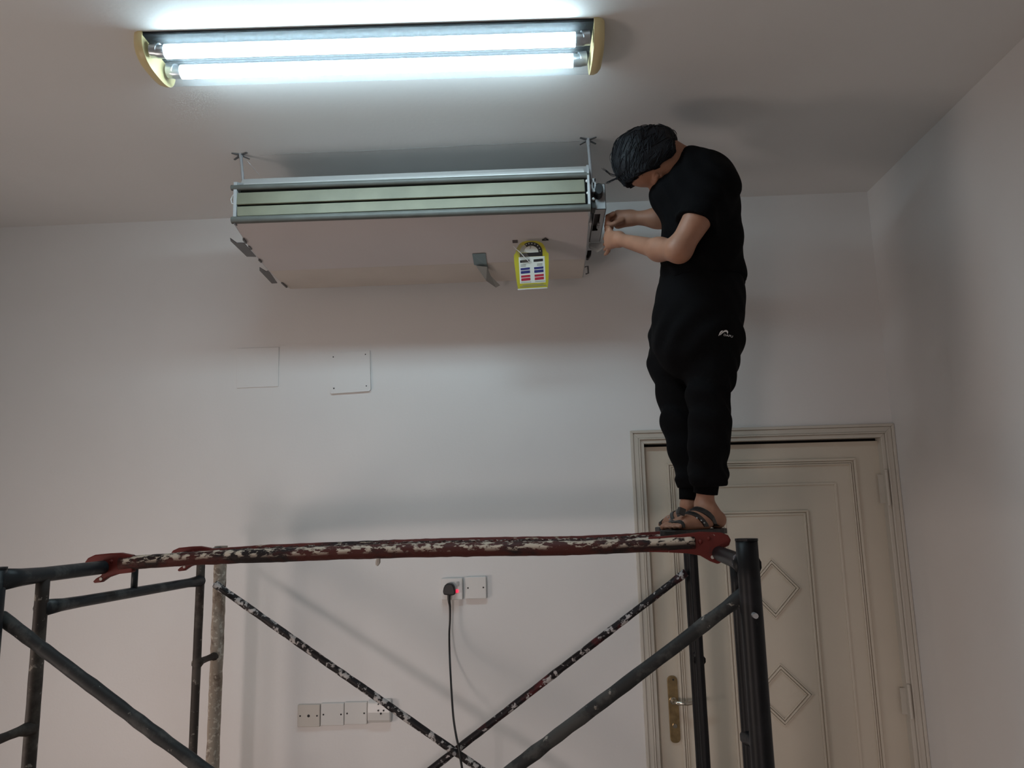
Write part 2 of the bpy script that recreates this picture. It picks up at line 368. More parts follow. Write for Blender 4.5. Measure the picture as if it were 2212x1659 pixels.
MB().tube([(hcx+.004, YL-.008, hz1-.016), (hcx+.004, YL-.0095, hz1-.016)], .004, 8).build('plate_screw', M['screw'], hp)
for (x0, y0), (x1, y1) in (((1909, 1020), (1915, 1092)), ((1964, 1478), (1971, 1546))):
    a = dpx(x0, y0); b = dpx(x1, y1); x = min(a[0], b[0])*.5+max(a[0], b[0])*.5
    hg = MB(); hg.bar((LX1+.001, D-.016, b[1]), (LX1+.001, D-.016, a[1]), .007, 10); hg.ball((LX1+.001, D-.016, a[1]+.004), .0075, 10, 6); hg.box(LX1-.022, LX1, YL-.018, YL-.012, b[1]+.01, a[1]-.01)
    hg.build('hinge', M['frame'], door, smooth=True)

# ------------------------------------------------------------------ wall plates and hatches
def plate(name, label, x0, x1, z0, z1, th, m, holes=(), cat='wall plate', group=None, bev=.003):
    t = thing(name, label, cat, ((x0+x1)/2, D, z0), group)
    MB().box(x0, x1, D-th, D, z0, z1).build('cover', m, t, bevel=bev)
    for hx, hz, r in holes:
        MB().tube([(hx, D-th-.0006, hz), (hx, D-th+.002, hz)], r, 12).build('screw_hole', M['screw'], t)
    return t
def wpx(x, y, y0=D): p = atY(x, y, y0); return p[0], p[2]
# switched socket with plug
sx0, sz1 = wpx(954, 1249, D-.01); sx1, sz0 = wpx(1000, 1295, D-.01)
sock = plate('switched_socket', 'square switched wall socket with red indicator, holding the black plug', sx0, sx1, sz0, sz1, .022, M['plate'], (), 'socket')
a = wpx(987, 1256, D-.022); b = wpx(990.5, 1265, D-.022)
MB().box(a[0]-.001, b[0]+.003, D-.026, D-.02, b[1], a[1]).build('rocker_switch', mat('rocker', (.42, .42, .42), .35), sock, bevel=.001)
a = wpx(984, 1274, D-.024); b = wpx(990, 1280, D-.024)
MB().box(a[0], b[0], D-.026, D-.02, b[1], a[1]).build('indicator_lamp', M['red_lamp'], sock, bevel=.001)
# plug: rounded three-pin top seen from the front
plug = thing('power_plug', 'black three-pin plug with its cable hanging from the switched socket', 'plug', (wpx(970, 1285)[0], D-.03, wpx(970, 1285)[1]))
pp = [(958, 1285), (956.5, 1278), (958, 1270), (960.5, 1264.5), (964.5, 1261.2), (970, 1260.3), (975, 1261.2), (979, 1264.5), (981.5, 1270), (983.3, 1278), (982.5, 1285), (976, 1286.5), (966, 1286)]
MB().prism([atY(x, y, D-.058) for x, y in pp], (0, .035, 0)).build('plug_body', M['black_pl'], plug, bevel=.005, bseg=3)
cpts = [(970, 1284, D-.040), (970, 1292, D-.040), (970.5, 1300, D-.040), (972, 1312, D-.036), (972, 1340, D-.034), (970.5, 1370, D-.040), (971.5, 1420, D-.07), (974, 1470, D-.14), (977, 1520, D-.23), (980, 1555, D-.31), (985.5, 1590, D-.385), (991, 1615, D-.405), (994, 1635, D-.41), (998, 1659, D-.41), (1003, 1690, D-.40), (1006, 1800, D-.36), (1010, 1950, D-.3)]
w3 = [atY(*q) for q in cpts]
rr = [.0075, .0070, .0060, .0048] + [.0042]*(len(w3)-4)
def smooth_path(P, R, n=6):
    P = [np.array(p) for p in P]; o = []; ro = []
    for i in range(len(P)-1):
        p0, p1, p2, p3 = P[max(i-1, 0)], P[i], P[i+1], P[min(i+2, len(P)-1)]
        for k in range(n):
            t = k/n; o.append(.5*((2*p1)+(-p0+p2)*t+(2*p0-5*p1+4*p2-p3)*t*t+(-p0+3*p1-3*p2+p3)*t**3)); ro.append(R[i]+(R[i+1]-R[i])*t)
    o.append(P[-1]); ro.append(R[-1]); return o, ro
MB().tube(*smooth_path(w3, rr), 8).build('power_cable', M['black_pl'], plug, smooth='all')
# blank plate beside it
bx0, bz1 = wpx(1005, 1246, D-.012); bx1, bz0 = wpx(1051, 1294, D-.012); bz0 += .002
zc_ = (bz0+bz1)/2
bp_ = plate('blank_plate', 'square blank cover plate right beside the plugged-in socket', bx0, bx1, bz0, bz1, .020, M['plate'], ((bx0+.012, zc_, .0035), (bx1-.012, zc_+.001, .0035)))
# four plates low on the wall, left to right
lows = ((643.5, 691, 1522, 1570), (693.5, 743, 1519, 1567), (744.5, 793, 1516.5, 1564.5), (795, 844, 1512, 1563))
LBL = ('old cream aerial outlet plate, leftmost in the low row of four', 'blank two-screw plate, second from the left in the low row', 'blank two-screw plate, third in the low row, beside the bulging outlet')
for i in range(3):
    x0, x1, y0, y1 = lows[i]; a = wpx(x0, y0, D-.01); b = wpx(x1, y1, D-.01); zc_ = (a[1]+b[1])/2; w_ = b[0]-a[0]
    hs = [(a[0]+.012, zc_, .0036), (b[0]-.012, zc_, .0036)]
    if i == 0: hs.append(((a[0]+b[0])/2, zc_, .0058))
    plate('aerial_outlet_plate' if i == 0 else 'blank_plate', LBL[i], a[0], b[0], b[1], a[1], .014, M['plate2'] if i == 0 else M['plate'], hs, group='low row of wall plates')
x0, x1, y0, y1 = lows[3]; a = wpx(x0, y0, D-.02); b = wpx(x1, y1, D-.02)
ot = thing('round_pin_outlet', 'bulging surface outlet with three pin holes at the right end of the low row', 'outlet', ((a[0]+b[0])/2, D, b[1]), 'low row of wall plates')
prof = [(0, a[1]), (-.016, a[1]), (-.030, a[1]-.008), (-.034, (a[1]+b[1])/2), (-.030, b[1]+.016), (-.018, b[1]+.004), (0, b[1])]
MB().prism([(a[0], D+y, z) for y, z in prof], (b[0]-a[0], 0, 0)).build('housing', M['plate'], ot, bevel=.005, bseg=3)
for hx, hy, r in ((817, 1535, .0038), (828.5, 1535, .0038), (822.5, 1541.5, .0042), (817, 1521.5, .0028)):
    p = atY(hx, hy, D-.035); MB().tube([(p[0], D-.0355, p[2]), (p[0], D-.028, p[2])], r, 6 if r == .0038 else 10).build('pin_hole', M['screw'], ot)
# two painted-over access hatches below the unit
lh = thing('access_hatch', 'painted-over square hatch with no screws, left of the screwed one', 'hatch', (-1.3, D, .57))
p = [wpx(512, 753), wpx(603, 750), wpx(601.5, 835), wpx(512, 838.5)]
MB().prism([(x, D-.004, z) for x, z in p], (0, .006, 0)).build('hatch_panel', M['wall'], lh, bevel=.0008)
rh = thing('access_hatch', 'painted square hatch with four corner screws, lower edge standing proud', 'hatch', (-.87, D, .53))
p = [wpx(715, 762), wpx(799.5, 758), wpx(801.5, 842), wpx(799, 845.5), wpx(717.5, 851), wpx(714.5, 847.5)]
ys = [D-.003, D-.005, D-.011, D-.011, D-.010, D-.009]
n = len(p); vs = [(x, y, z) for (x, z), y in zip(p, ys)]+[(x, D+.002, z) for x, z in p]
MB().add(vs, [tuple(range(n)), tuple(range(n, 2*n))[::-1]]+[(i, n+i, n+(i+1) % n, (i+1) % n) for i in range(n)]).build('hatch_panel', M['wall'], rh)
for hx, hy in ((720.5, 771.5), (790, 766), (722.5, 839.5), (792.5, 834.5)):
    x, z = wpx(hx, hy); yy = D-.0055-(0.0055 if hy > 800 else -.0005)
    MB().tube([(x, yy-.0008, z), (x, yy+.004, z)], .0028, 8).build('hatch_screw', M['screw'], rh)

# ------------------------------------------------------------------ ceiling light
lang = math.atan2(.045, 1.33); LC = np.array([-.478, 2.028, ZC]); lu = np.array([math.cos(lang), math.sin(lang), 0]); lw = np.array([-math.sin(lang), math.cos(lang), 0])
def LP(a, b, h): return LC+lu*a+lw*b+np.array([0, 0, -h])
lamp = thing('ceiling_light', 'lit twin-tube fluorescent batten with ribbed clear cover on the ceiling', 'ceiling light', LC)
HL = .655; HW = .106; HH = .078; HB = .016
mb = MB(); pr = [(-.087, 0), (-.087, .011), (.119, .011), (.119, 0)]
mb.prism([LP(-HL, b, h) for b, h in pr], lu*2*HL).build('base_tray', M['lamp_base'], lamp)
prof = []; NS = 44
for k in range(NS+1):
    th = math.pi*k/NS; e = .72
    b = HB-HW*math.copysign(abs(math.cos(th))**e, math.cos(th)); h = HH*abs(math.sin(th))**e
    if k % 2: h -= .0016
    prof.append((b, h))
mb = MB(); vs = [LP(-HL, b, h) for b, h in prof]+[LP(HL, b, h) for b, h in prof]; n = len(prof)
mb.add(vs, [(i, i+1, n+i+1, n+i) for i in range(n-1)]).build('ribbed_cover', M['cover'], lamp)
for sgn in (-1, 1):
    mb = MB(); rings = []; steps = ((0, 1.02), (.012, 1.02), (.024, .97), (.032, .86)); nn = 24
    for dx, sc in steps:
        for k in range(nn+1):
            th = math.pi*k/nn; e = .72
            b = HB-HW*sc*math.copysign(abs(math.cos(th))**e, math.cos(th)); h = HH*sc*abs(math.sin(th))**e
            rings.append(LP(sgn*(HL-.002+dx), b, h))
    m_ = nn+1
    fs = [(j*m_+k, j*m_+k+1, (j+1)*m_+k+1, (j+1)*m_+k) for j in range(3) for k in range(nn)]
    fs += [tuple(range(m_)), tuple(3*m_+k for k in range(m_))[::-1]]
    mb.add(rings, fs).build('end_cap', M['endcap'], lamp, smooth=True)
for b in (-.052, .052):
    MB().tube([LP(-.600, b, .042), LP(.600, b, .042)], .0205, 16).build('fluorescent_tube', M['tube'], lamp, smooth='all')
    for sgn in (-1, 1):
        MB().tube([LP(sgn*.600, b, .042), LP(sgn*.622, b, .042), LP(sgn*.6221, b, .038), LP(sgn*.642, b, .036)], [.0195, .0195, .022, .022], 16).build('lamp_holder', M['tube_cap'], lamp, smooth=True)

# ------------------------------------------------------------------ air conditioner
AX0, AX1 = -1.128, .186
ac = thing('air_conditioner', 'white ceiling-suspended air conditioner with two green filmed louvres, hung on rods', 'air conditioner', (-.47, 2.9, .99))
# carcass: sides profile (Y, Z)
bot = [(2.590, 1.066), (2.64, 1.046), (2.684, 1.034), (2.745, 1.022), (2.805, 1.013), (2.875, 1.004), (2.942, .997)]
bot2 = [(2.942, .996), (3.0, .993), (3.056, .991), (3.13, .992), (3.2, .996)]
top = [(3.215, 1.01), (3.215, 1.262), (2.665, 1.262), (2.612, 1.226), (2.612, 1.078)]
inner = [(2.612, 1.074), (2.65, 1.053), (2.75, 1.030), (2.942, 1.005), (3.07, 1.0), (3.2, 1.004)]+top
body = MB().prism([(AX0+.012, y, z) for y, z in inner], (AX1-AX0-.024, 0, 0)).build('casing', M['white_pl'], ac)
def sheet(prof_, x0, x1, th):
    mb = MB(); up = [(y, z+th) for y, z in prof_]
    return mb.prism([(x0, y, z) for y, z in prof_]+[(x0, y, z) for y, z in up[::-1]], (x1-x0, 0, 0))
sheet(bot, AX0+.004, AX1-.001, .006).build('bottom_panel', M['ac_bottom'], ac, smooth=True)
b2 = [(y+.0015, z+.0012) for y, z in bot2]
sheet(b2, AX0+.004, AX1-.001, .006).build('rear_panel', M['ac_tan'], ac, smooth=True)
# top strip behind the outlet, upper and lower lips
s0 = atY(515, 402, 2.625); s1 = atY(525, 387, 2.665); s2 = atY(1266, 359, 2.665); s3 = atY(1268, 372, 2.625)
MB().add([s0, s3, s2, s1]+[p+np.array([0, .012, -.006]) for p in (s0, s3, s2, s1)], [(0, 1, 2, 3), (4, 7, 6, 5), (0, 4, 5, 1), (2, 6, 7, 3), (1, 5, 6, 2), (0, 3, 7, 4)]).build('top_strip', M['ac_strip'], ac)
def lip(pl, pr_, r, nm):
    a = atY(*pl, 2.585); b = atY(*pr_, 2.585)
    MB().bar(a, b, r, 14).build(nm, M['ac_lip'], ac, smooth=True)
lip((500, 406), (1272, 378), .0105, 'upper_lip')
lip((501, 476), (1276, 449), .0135, 'lower_lip')
MB().box(AX0+.014, AX1-.010, 2.604, 2.611, 1.082, 1.215).build('outlet_recess', M['ac_dark'], ac)
def louver(q, tilt):
    P = [atY(x, y, 2.586+(tilt if k > 1 else 0)) for k, (x, y) in enumerate(q)]
    off = np.array([0, .010, 0]); MB().prism(P, off).build('louver', M['louver'], ac, bevel=.002)
louver(((509, 416.5), (1262, 387), (1264, 413.5), (510, 441.5)), -.004)
louver(((511, 446), (1264, 417.5), (1265, 438.5), (512, 467)), -.006)
for px, py in ((507, 423), (1268, 391), (1270, 417)):
    MB().ball(atY(px, py, 2.588), .006, 10, 6).build('louver_pivot', M['white_pl'], ac, smooth=True)
# left end plate and clips
MB().prism([(AX0-.003, y, z) for y, z in ((2.585, 1.068), (2.578, 1.225), (2.60, 1.232), (2.68, 1.262), (3.2, 1.262), (3.2, 1.0), (2.95, 1.0), (2.75, 1.026))], (.012, 0, 0)).build('left_end_plate', M['zinc'], ac)
c = atY(493, 422, 2.60)
mb = MB(); mb.box(AX0-.020, AX0, 2.592, 2.60, 1.208, 1.214); mb.tube([(AX0-.002, 2.61, 1.19), (AX0-.018, 2.61, 1.186), (AX0-.024, 2.61, 1.17), (AX0-.020, 2.61, 1.154), (AX0-.002, 2.61, 1.146)], .003, 8)
mb.build('left_clip', M['white_pl'], ac, smooth=True)
for poly, z in ((((497, 515), (511, 525), (527, 525.5), (553, 555), (533, 554.5), (498, 521)), 1.046), (((560.5, 578), (575, 587), (580, 585), (599, 612), (587, 612.5), (560.5, 584.5)), 1.022)):
    MB().prism([atZ(x, y, z) for x, y in poly], (0, 0, .003)).build('mounting_tab', M['dark_zinc'], ac)
# notched brackets under the left edge and the stub below the lip
for a, b in (((505, 484), (511, 489)), ((524, 519), (530, 527)), ((536, 533), (541, 540)), ((558, 563), (563, 568)), ((607, 612), (618, 622))):
    p = atX(a[0], a[1], AX0+.002); q = atX(b[0], b[1], AX0+.002); MB().prism([p, p+[0, .0, .012], q+[0, 0, .012], q], (.006, 0, 0)).build('edge_tab', M['dark_zinc'], ac)
# right end: plate, hook, motor, electrical box, pipes
MB().prism([(AX1-.004, y, z) for y, z in ((2.580, 1.062), (2.575, 1.205), (2.585, 1.235), (2.68, 1.262), (3.2, 1.262), (3.2, 1.0), (2.95, 1.0), (2.75, 1.026))], (.008, 0, 0)).build('right_end_plate', M['zinc'], ac)
q = lambda x, y, Y: atY(x, y, Y)
a = q(1277, 385, 2.60); b = q(1288, 414, 2.60)
mb = MB(); mb.box(a[0], b[0], 2.600, 2.612, a[2]-.016, a[2]); mb.box(a[0], b[0], 2.600, 2.612, b[2], b[2]+.014); mb.box(a[0], a[0]+.005, 2.6, 2.612, b[2], a[2]); mb.box(b[0]-.006, b[0], 2.6, 2.612, b[2], a[2])
mb.build('hanger_clip', M['zinc'], ac, bevel=.001)
MB().box(a[0]+.003, b[0]-.003, 2.614, 2.70, b[2]+.004, a[2]-.006).build('clip_backing', M['dark_zinc'], ac)
c = q(1293.5, 409, 2.605); MB().tube([c+[0, -.006, 0], c+[0, .0, 0], c+[0, .04, 0]], [.013, .0165, .0165], 16, flat=1.5).build('louver_motor', M['black_pl'], ac, smooth=True)
c = q(1281.5, 430, 2.60); MB().ball(c, .0055, 10, 6).build('clip_pin', M['white_pl'], ac, smooth=True)
c = q(1282, 442, 2.61); MB().box(c[0]-.006, c[0]+.008, 2.61, 2.66, c[2]-.012, c[2]+.018).build('cable_channel', M['ac_dark'], ac)
EX0, EX1, EY0, EY1 = .208, .252, 2.640, 2.985
ez1 = atY(1300, 397, EY0)[2]; ez0 = atY(1300, 452, EY0)[2]
eb = MB(); th = .002
eb.box(EX0, EX1, EY0, EY0+th, ez0, ez1); eb.box(EX1-th, EX1, EY0, EY1, ez0, ez1); eb.box(EX0, EX0+th, EY0, EY1, ez0, ez1); eb.box(EX0, EX1, EY1-th, EY1, ez0, ez1); eb.box(EX0, EX1, EY0, EY1, ez1-th, ez1)
hy0, hy1, hxa, hxb = 2.685, 2.86, EX0+.004, EX0+.026
eb.box(EX0, EX1, EY0, hy0, ez0, ez0+th); eb.box(EX0, EX1, hy1, EY1, ez0, ez0+th); eb.box(EX0, hxa, hy0, hy1, ez0, ez0+th); eb.box(hxb, EX1, hy0, hy1, ez0, ez0+th)
ebo = eb.build('electrical_box', M['zinc'], ac)
MB().box(EX0+.003, EX1-.003, EY0+.004, EY1-.004, ez0+.02, ez0+.03).build('circuit_board', mat('board', (.05, .03, .028), .6), ebo)
for dy in (0, .022, .040):
    MB().ball((hxb-.002, 2.775+dy, ez0-.002), .007, 8, 6).build('terminal_screw', M['steel'], ebo, smooth=True)
mb = MB(); mb.box(AX1+.002, AX1+.012, 2.66, 3.05, 1.04, 1.075); mb.build('side_rail', M['zinc'], ac)
p = [atY(x, y, 3.0) for x, y in ((1272, 525), (1301, 522), (1303, 533), (1291, 541), (1282, 536), (1274, 533))]
MB().prism(p, (0, .03, 0)).build('drain_elbow', M['white_pl'], ac, bevel=.004)
p = [atY(x, y, 3.02) for x, y in ((1264, 541), (1278, 540), (1277, 549), (1271, 558), (1262, 556))]
MB().prism(p, (0, .03, 0)).build('pipe_bracket', M['black_pl'], ac, bevel=.003)
p = [atY(x, y, 3.1) for x, y in ((1262, 577), (1270, 575), (1271, 590), (1265, 592))]
MB().tube(p[:], .0035, 8).build('wire_hook', M['dark_zinc'], ac, smooth=True)
for px, py, w_, l_ in ((1112.5, 524, .017, .02), ):
    p = atY(px, py, 2.755); zz = 1.0195
    MB().prism([(p[0]-.010, 2.755, 1.0185), (p[0]+.010, 2.755, 1.0185), (p[0]+.010, 2.775, 1.0155), (p[0]-.010, 2.775, 1.0155)], (0, 0, .004)).build('warning_sticker', mat('sticker', (.06, .04, .038), .5), ac)
p = atY(1178, 521, 2.75)
mb = MB(); c0 = np.array([p[0], 2.748, 1.0195]); mb.tube([c0+[-.012, .012, -.0022], c0+[0, -.004, 0], c0+[.012, .012, -.0022], c0+[-.012, .012, -.0022]], .0022, 6)
mb.build('display_mark', M['black_pl'], ac)
# blue protective tape flap on the bottom panel
def botz(Y): 
    ys_ = [b_[0] for b_ in bot+bot2[1:]]; zs_ = [b_[1] for b_ in bot+bot2[1:]]; return float(np.interp(Y, ys_, zs_))
def onbottom(x, y):
    Y = 2.8
    for _ in range(20):
        p_ = atZ(x, y, botz(Y)-.0035); Y = p_[1]
    return p_
tp = [onbottom(*s) for s in ((1020, 549), (1048.5, 547.5), (1051.5, 570), (1055, 582), (1024, 572))]
bt = MB().prism(tp, (0, 0, .0012)).build('protective_tape', M['bluetape'], ac)
tp = [(1028, 572), (1052, 571), (1060, 588), (1080, 606), (1071, 608), (1050, 590)]
bt2 = MB(); P_ = [onbottom(*s)+np.array([0, 0, -.004-.006*i_]) for i_, s in enumerate(tp)]
bt2.add(P_, [(0, 1, 5), (1, 2, 5), (2, 3, 4), (2, 4, 5)]).build('tape_tail', mat('tape_tail', (.30, .30, .28), .35), ac)

# hanger rods with splayed ceiling anchors
for (tx, ty), (bx_, by_), lbl in (((520, 333), (525, 392), 'thin steel hanger rod at the left end of the air conditioner'), ((1270, 300), (1278, 392), 'thin steel hanger rod at the right end of the air conditioner, nearest the man')):
    t_ = atZ(tx, ty, ZC); b_ = atY(bx_, by_, t_[1]-.03 if tx > 1000 else t_[1]+.0)
    if tx > 1000: b_ = atY(bx_, by_, 2.655)
    hr = thing('hanger_rod', lbl, 'rod', t_, 'rods holding the air conditioner')
    MB().bar(t_, b_, .0060, 10).build('threaded_rod', M['steel'], hr, smooth=True)
    mb = MB()
    for k, ang in enumerate((25, 155, 205, 335)):
        dr = np.array([math.cos(math.radians(ang)), math.sin(math.radians(ang)), 0]); pr2 = np.array([-dr[1], dr[0], 0])
        a0 = t_+[0, 0, -.006]; e0 = t_+dr*.034+np.array([0, 0, -.016 if k < 2 else -.003])
        mb.prism([a0-pr2*.006, a0+pr2*.006, e0+pr2*.004, e0-pr2*.004], (0, 0, .002))
    mb.build('anchor_plate', M['dark_zinc'], hr)
    MB().tube([t_, t_+(b_-t_)*.16], [.009, .007], 6).build('lock_nut', M['steel'], hr)
    if tx > 1000:
        MB().tube([t_+(b_-t_)*.93, t_+(b_-t_)*1.05], .0075, 6).build('end_nut', M['steel'], hr)
# sagging wire beside the left rod
p0 = atZ(530, 342, ZC); 
wi = MB().tube([atZ(528, 341, ZC), atY(541, 355, 2.72), atY(560, 378, 2.75)], .0008, 5).build('loose_wire', M['steel'])
tag(wi, 'hair-thin wire hanging from the ceiling by the left hanger rod', 'wire')

# ------------------------------------------------------------------ energy label (paper card hanging from tape)
lab = thing('energy_label', 'yellow energy rating card marked 7 hanging from the unit underside', 'label', (-.03, 2.75, .87))
def LB(zx, zy, lift=0.0):
    """zoomed label pixel -> point on the curled card"""
    px, py = 1080+zx/11.85, 500+zy/11.85
    f = (zy-240)/1250.0
    Y = 2.738+.030*f+.045*f*f+.010*math.sin(f*3.0)
    p_ = atY(px, py, Y); n_ = -p_/np.linalg.norm(p_)
    return p_+n_*lift
def lpatch(poly, m, name, lift=.0007, parent=lab, th=.0005, sub=0):
    if sub and len(poly) == 4:
        a, b, c, d = [np.array(v, float) for v in poly]; mb = MB(); vs = []
        for i in range(sub+1):
            t = i/sub; vs += [LB(*(a+(d-a)*t), lift), LB(*(b+(c-b)*t), lift)]
        m2 = len(vs); bk = [LB(*(a+(d-a)*(i/sub)), lift-th) for i in range(sub+1)]; bk2 = [LB(*(b+(c-b)*(i/sub)), lift-th) for i in range(sub+1)]
        for x, y in zip(bk, bk2): vs += [x, y]
        fs = [(2*i, 2*i+1, 2*i+3, 2*i+2) for i in range(sub)]+[(m2+2*i, m2+2*i+2, m2+2*i+3, m2+2*i+1) for i in range(sub)]
        return mb.add(vs, fs).build(name, m, parent)
    mb = MB(); n_ = len(poly); vs = [LB(x, y, lift) for x, y in poly]+[LB(x, y, lift-th) for x, y in poly]
    return mb.add(vs, [tuple(range(n_)), tuple(range(n_, 2*n_))[::-1]]+[(i, (i+1) % n_, n_+(i+1) % n_, n_+i) for i in range(n_)]).build(name, m, parent)
# card back as rows of quads (left x, right x, y)
rows = [(700, 905, 238), (590, 1010, 262), (520, 1080, 300), (470, 1120, 350), (440, 1145, 400), (420, 1165, 450), (405, 1180, 500), (400, 1190, 530), (358, 1245, 585), (362, 1246, 700), (375, 1248, 850), (395, 1248, 1000), (412, 1245, 1150), (435, 1240, 1300), (452, 1225, 1400), (465, 1218, 1475)]
def skew(x, y): return y+(.5-(x-360)/880.0)*40*min(1, max(0, (y-240)/300.0))
mb = MB(); vs = []; NXc = 6
for lift in (.0004, -.0004):
    for xl, xr, y in rows:
        for k in range(NXc+1):
            x = xl+(xr-xl)*k/NXc; vs.append(LB(x, skew(x, y), lift))
nr = len(rows); st = NXc+1; fs = []
for i in range(nr-1):
    for k in range(NXc):
        a = i*st+k; fs += [(a, a+1, a+st+1, a+st), (nr*st+a, nr*st+a+st, nr*st+a+st+1, nr*st+a+1)]
mb.add(vs, fs).build('card', M['yellow'], lab)
lpatch([(455, 1500), (1222, 1452), (1200, 1425), (455, 1468)], M['paper'], 'card_edge')
lpatch([(478, 660), (1140, 630), (1170, 1300), (512, 1335)], M['paper'], 'print_panel', .0006, sub=6)
arc = lambda cx, cy, r, a0, a1, n_: [(cx+r*1.0*math.cos(math.radians(a0+(a1-a0)*k/n_)), cy-r*.9*math.sin(math.radians(a0+(a1-a0)*k/n_))) for k in range(n_+1)]
o_ = arc(800, 530, 290, 0, 128, 14); i_ = arc(800, 530, 185, 0, 128, 14)
for k in range(14): lpatch([o_[k], o_[k+1], i_[k+1], i_[k]], M['lblack'], 'rating_arc', .0012)
o2 = arc(800, 540, 290, 128, 180, 5); i2 = arc(800, 540, 185, 128, 180, 5)
for k in range(5): lpatch([o2[k], o2[k+1], i2[k+1], i2[k]], M['lgrey2'], 'rating_arc', .0009)
lpatch([(800, 545)]+arc(800, 535, 186, 0, 180, 16), M['paper'], 'rating_dial', .0010)
lpatch([(500, 560), (1085, 525), (1092, 625), (510, 655)], M['lblack'], 'rating_band', .0012)
for sx_, sy_ in ((672, 333), (740, 308), (815, 305), (893, 318), (965, 362), (1008, 425), (1030, 495)):
    lpatch([(sx_-16, sy_+14), (sx_+16, sy_+12), (sx_, sy_-18)], M['paper'], 'rating_star', .0018)
for dx in (0, 1):
    sx_ = 345*dx; sy_ = -25*dx
    for y0, y1, m, nm in ((735, 800, M['lblack'], 'black_field'), (935, 992, M['lblue'], 'blue_field'), (1012, 1080, M['lblue'], 'blue_field'), (1125, 1180, M['lred'], 'red_field'), (1200, 1265, M['lred'], 'red_field')):
        o = (y0-735)/530*38; lpatch([(512+o+sx_, y0+6+sy_), (755+o*.7+sx_, y0-18+sy_), (758+o*.7+sx_, y1-18+sy_), (515+o+sx_, y1+6+sy_)], m, nm, .0013)
    for y0 in (850, 885):
        lpatch([(525+sx_*1.22, y0+sy_), (665+sx_*1.22, y0-10+sy_), (666+sx_*1.22, y0+6+sy_), (526+sx_*1.22, y0+16+sy_)], M['lgrey'], 'print_line', .0012)
    lpatch([(535+sx_*1.05, 1300+sy_), (800+sx_*1.05, 1285+sy_), (801+sx_*1.05, 1297+sy_), (536+sx_*1.05, 1312+sy_)], M['lgrey'], 'print_line', .0012)
lpatch([(570, 1372), (1120, 1335), (1121, 1350), (571, 1387)], M['lgrey'], 'print_line', .0012)
lpatch([(510, 1412), (1185, 1368), (1186, 1385), (511, 1429)], M['lgrey'], 'print_line', .0012)
def text_polys(body, size=1.0):
    cu = bpy.data.curves.new('glyph', 'FONT'); cu.body = body; cu.size = size; cu.resolution_u = 3
    o = bpy.data.objects.new('glyph', cu); COL.objects.link(o); bpy.context.view_layer.update()
    me = bpy.data.meshes.new_from_object(o.evaluated_get(bpy.context.evaluated_depsgraph_get()))
    v = [tuple(x.co) for x in me.vertices]; f = [tuple(p.vertices) for p in me.polygons]
    bpy.data.objects.remove(o); bpy.data.curves.remove(cu); bpy.data.meshes.remove(me); return v, f
tv, tf = text_polys('7')
MB().add([LB(752+x*105, 448-y*95-x*4, .0018) for x, y, z in tv], tf).build('rating_number', M['lblack'], lab)
# clear tape; the glare on its crumpled fold is a white ridge
lpatch([(330, 360), (560, 330), (830, 800), (600, 860)], M['tape'], 'clear_tape', .003, th=.0002)
rp = [(330, 375), (370, 400), (410, 455), (450, 480), (490, 515), (520, 540), (560, 585), (600, 625), (640, 680), (680, 705), (720, 755), (785, 815)]
MB().tube([LB(x, y, .0042+(.0012 if k % 2 else 0)) for k, (x, y) in enumerate(rp)], [.0008]+[.0015]*(len(rp)-2)+[.0007], 6).build('tape_glare', M['white_pl'], lab, smooth=True)

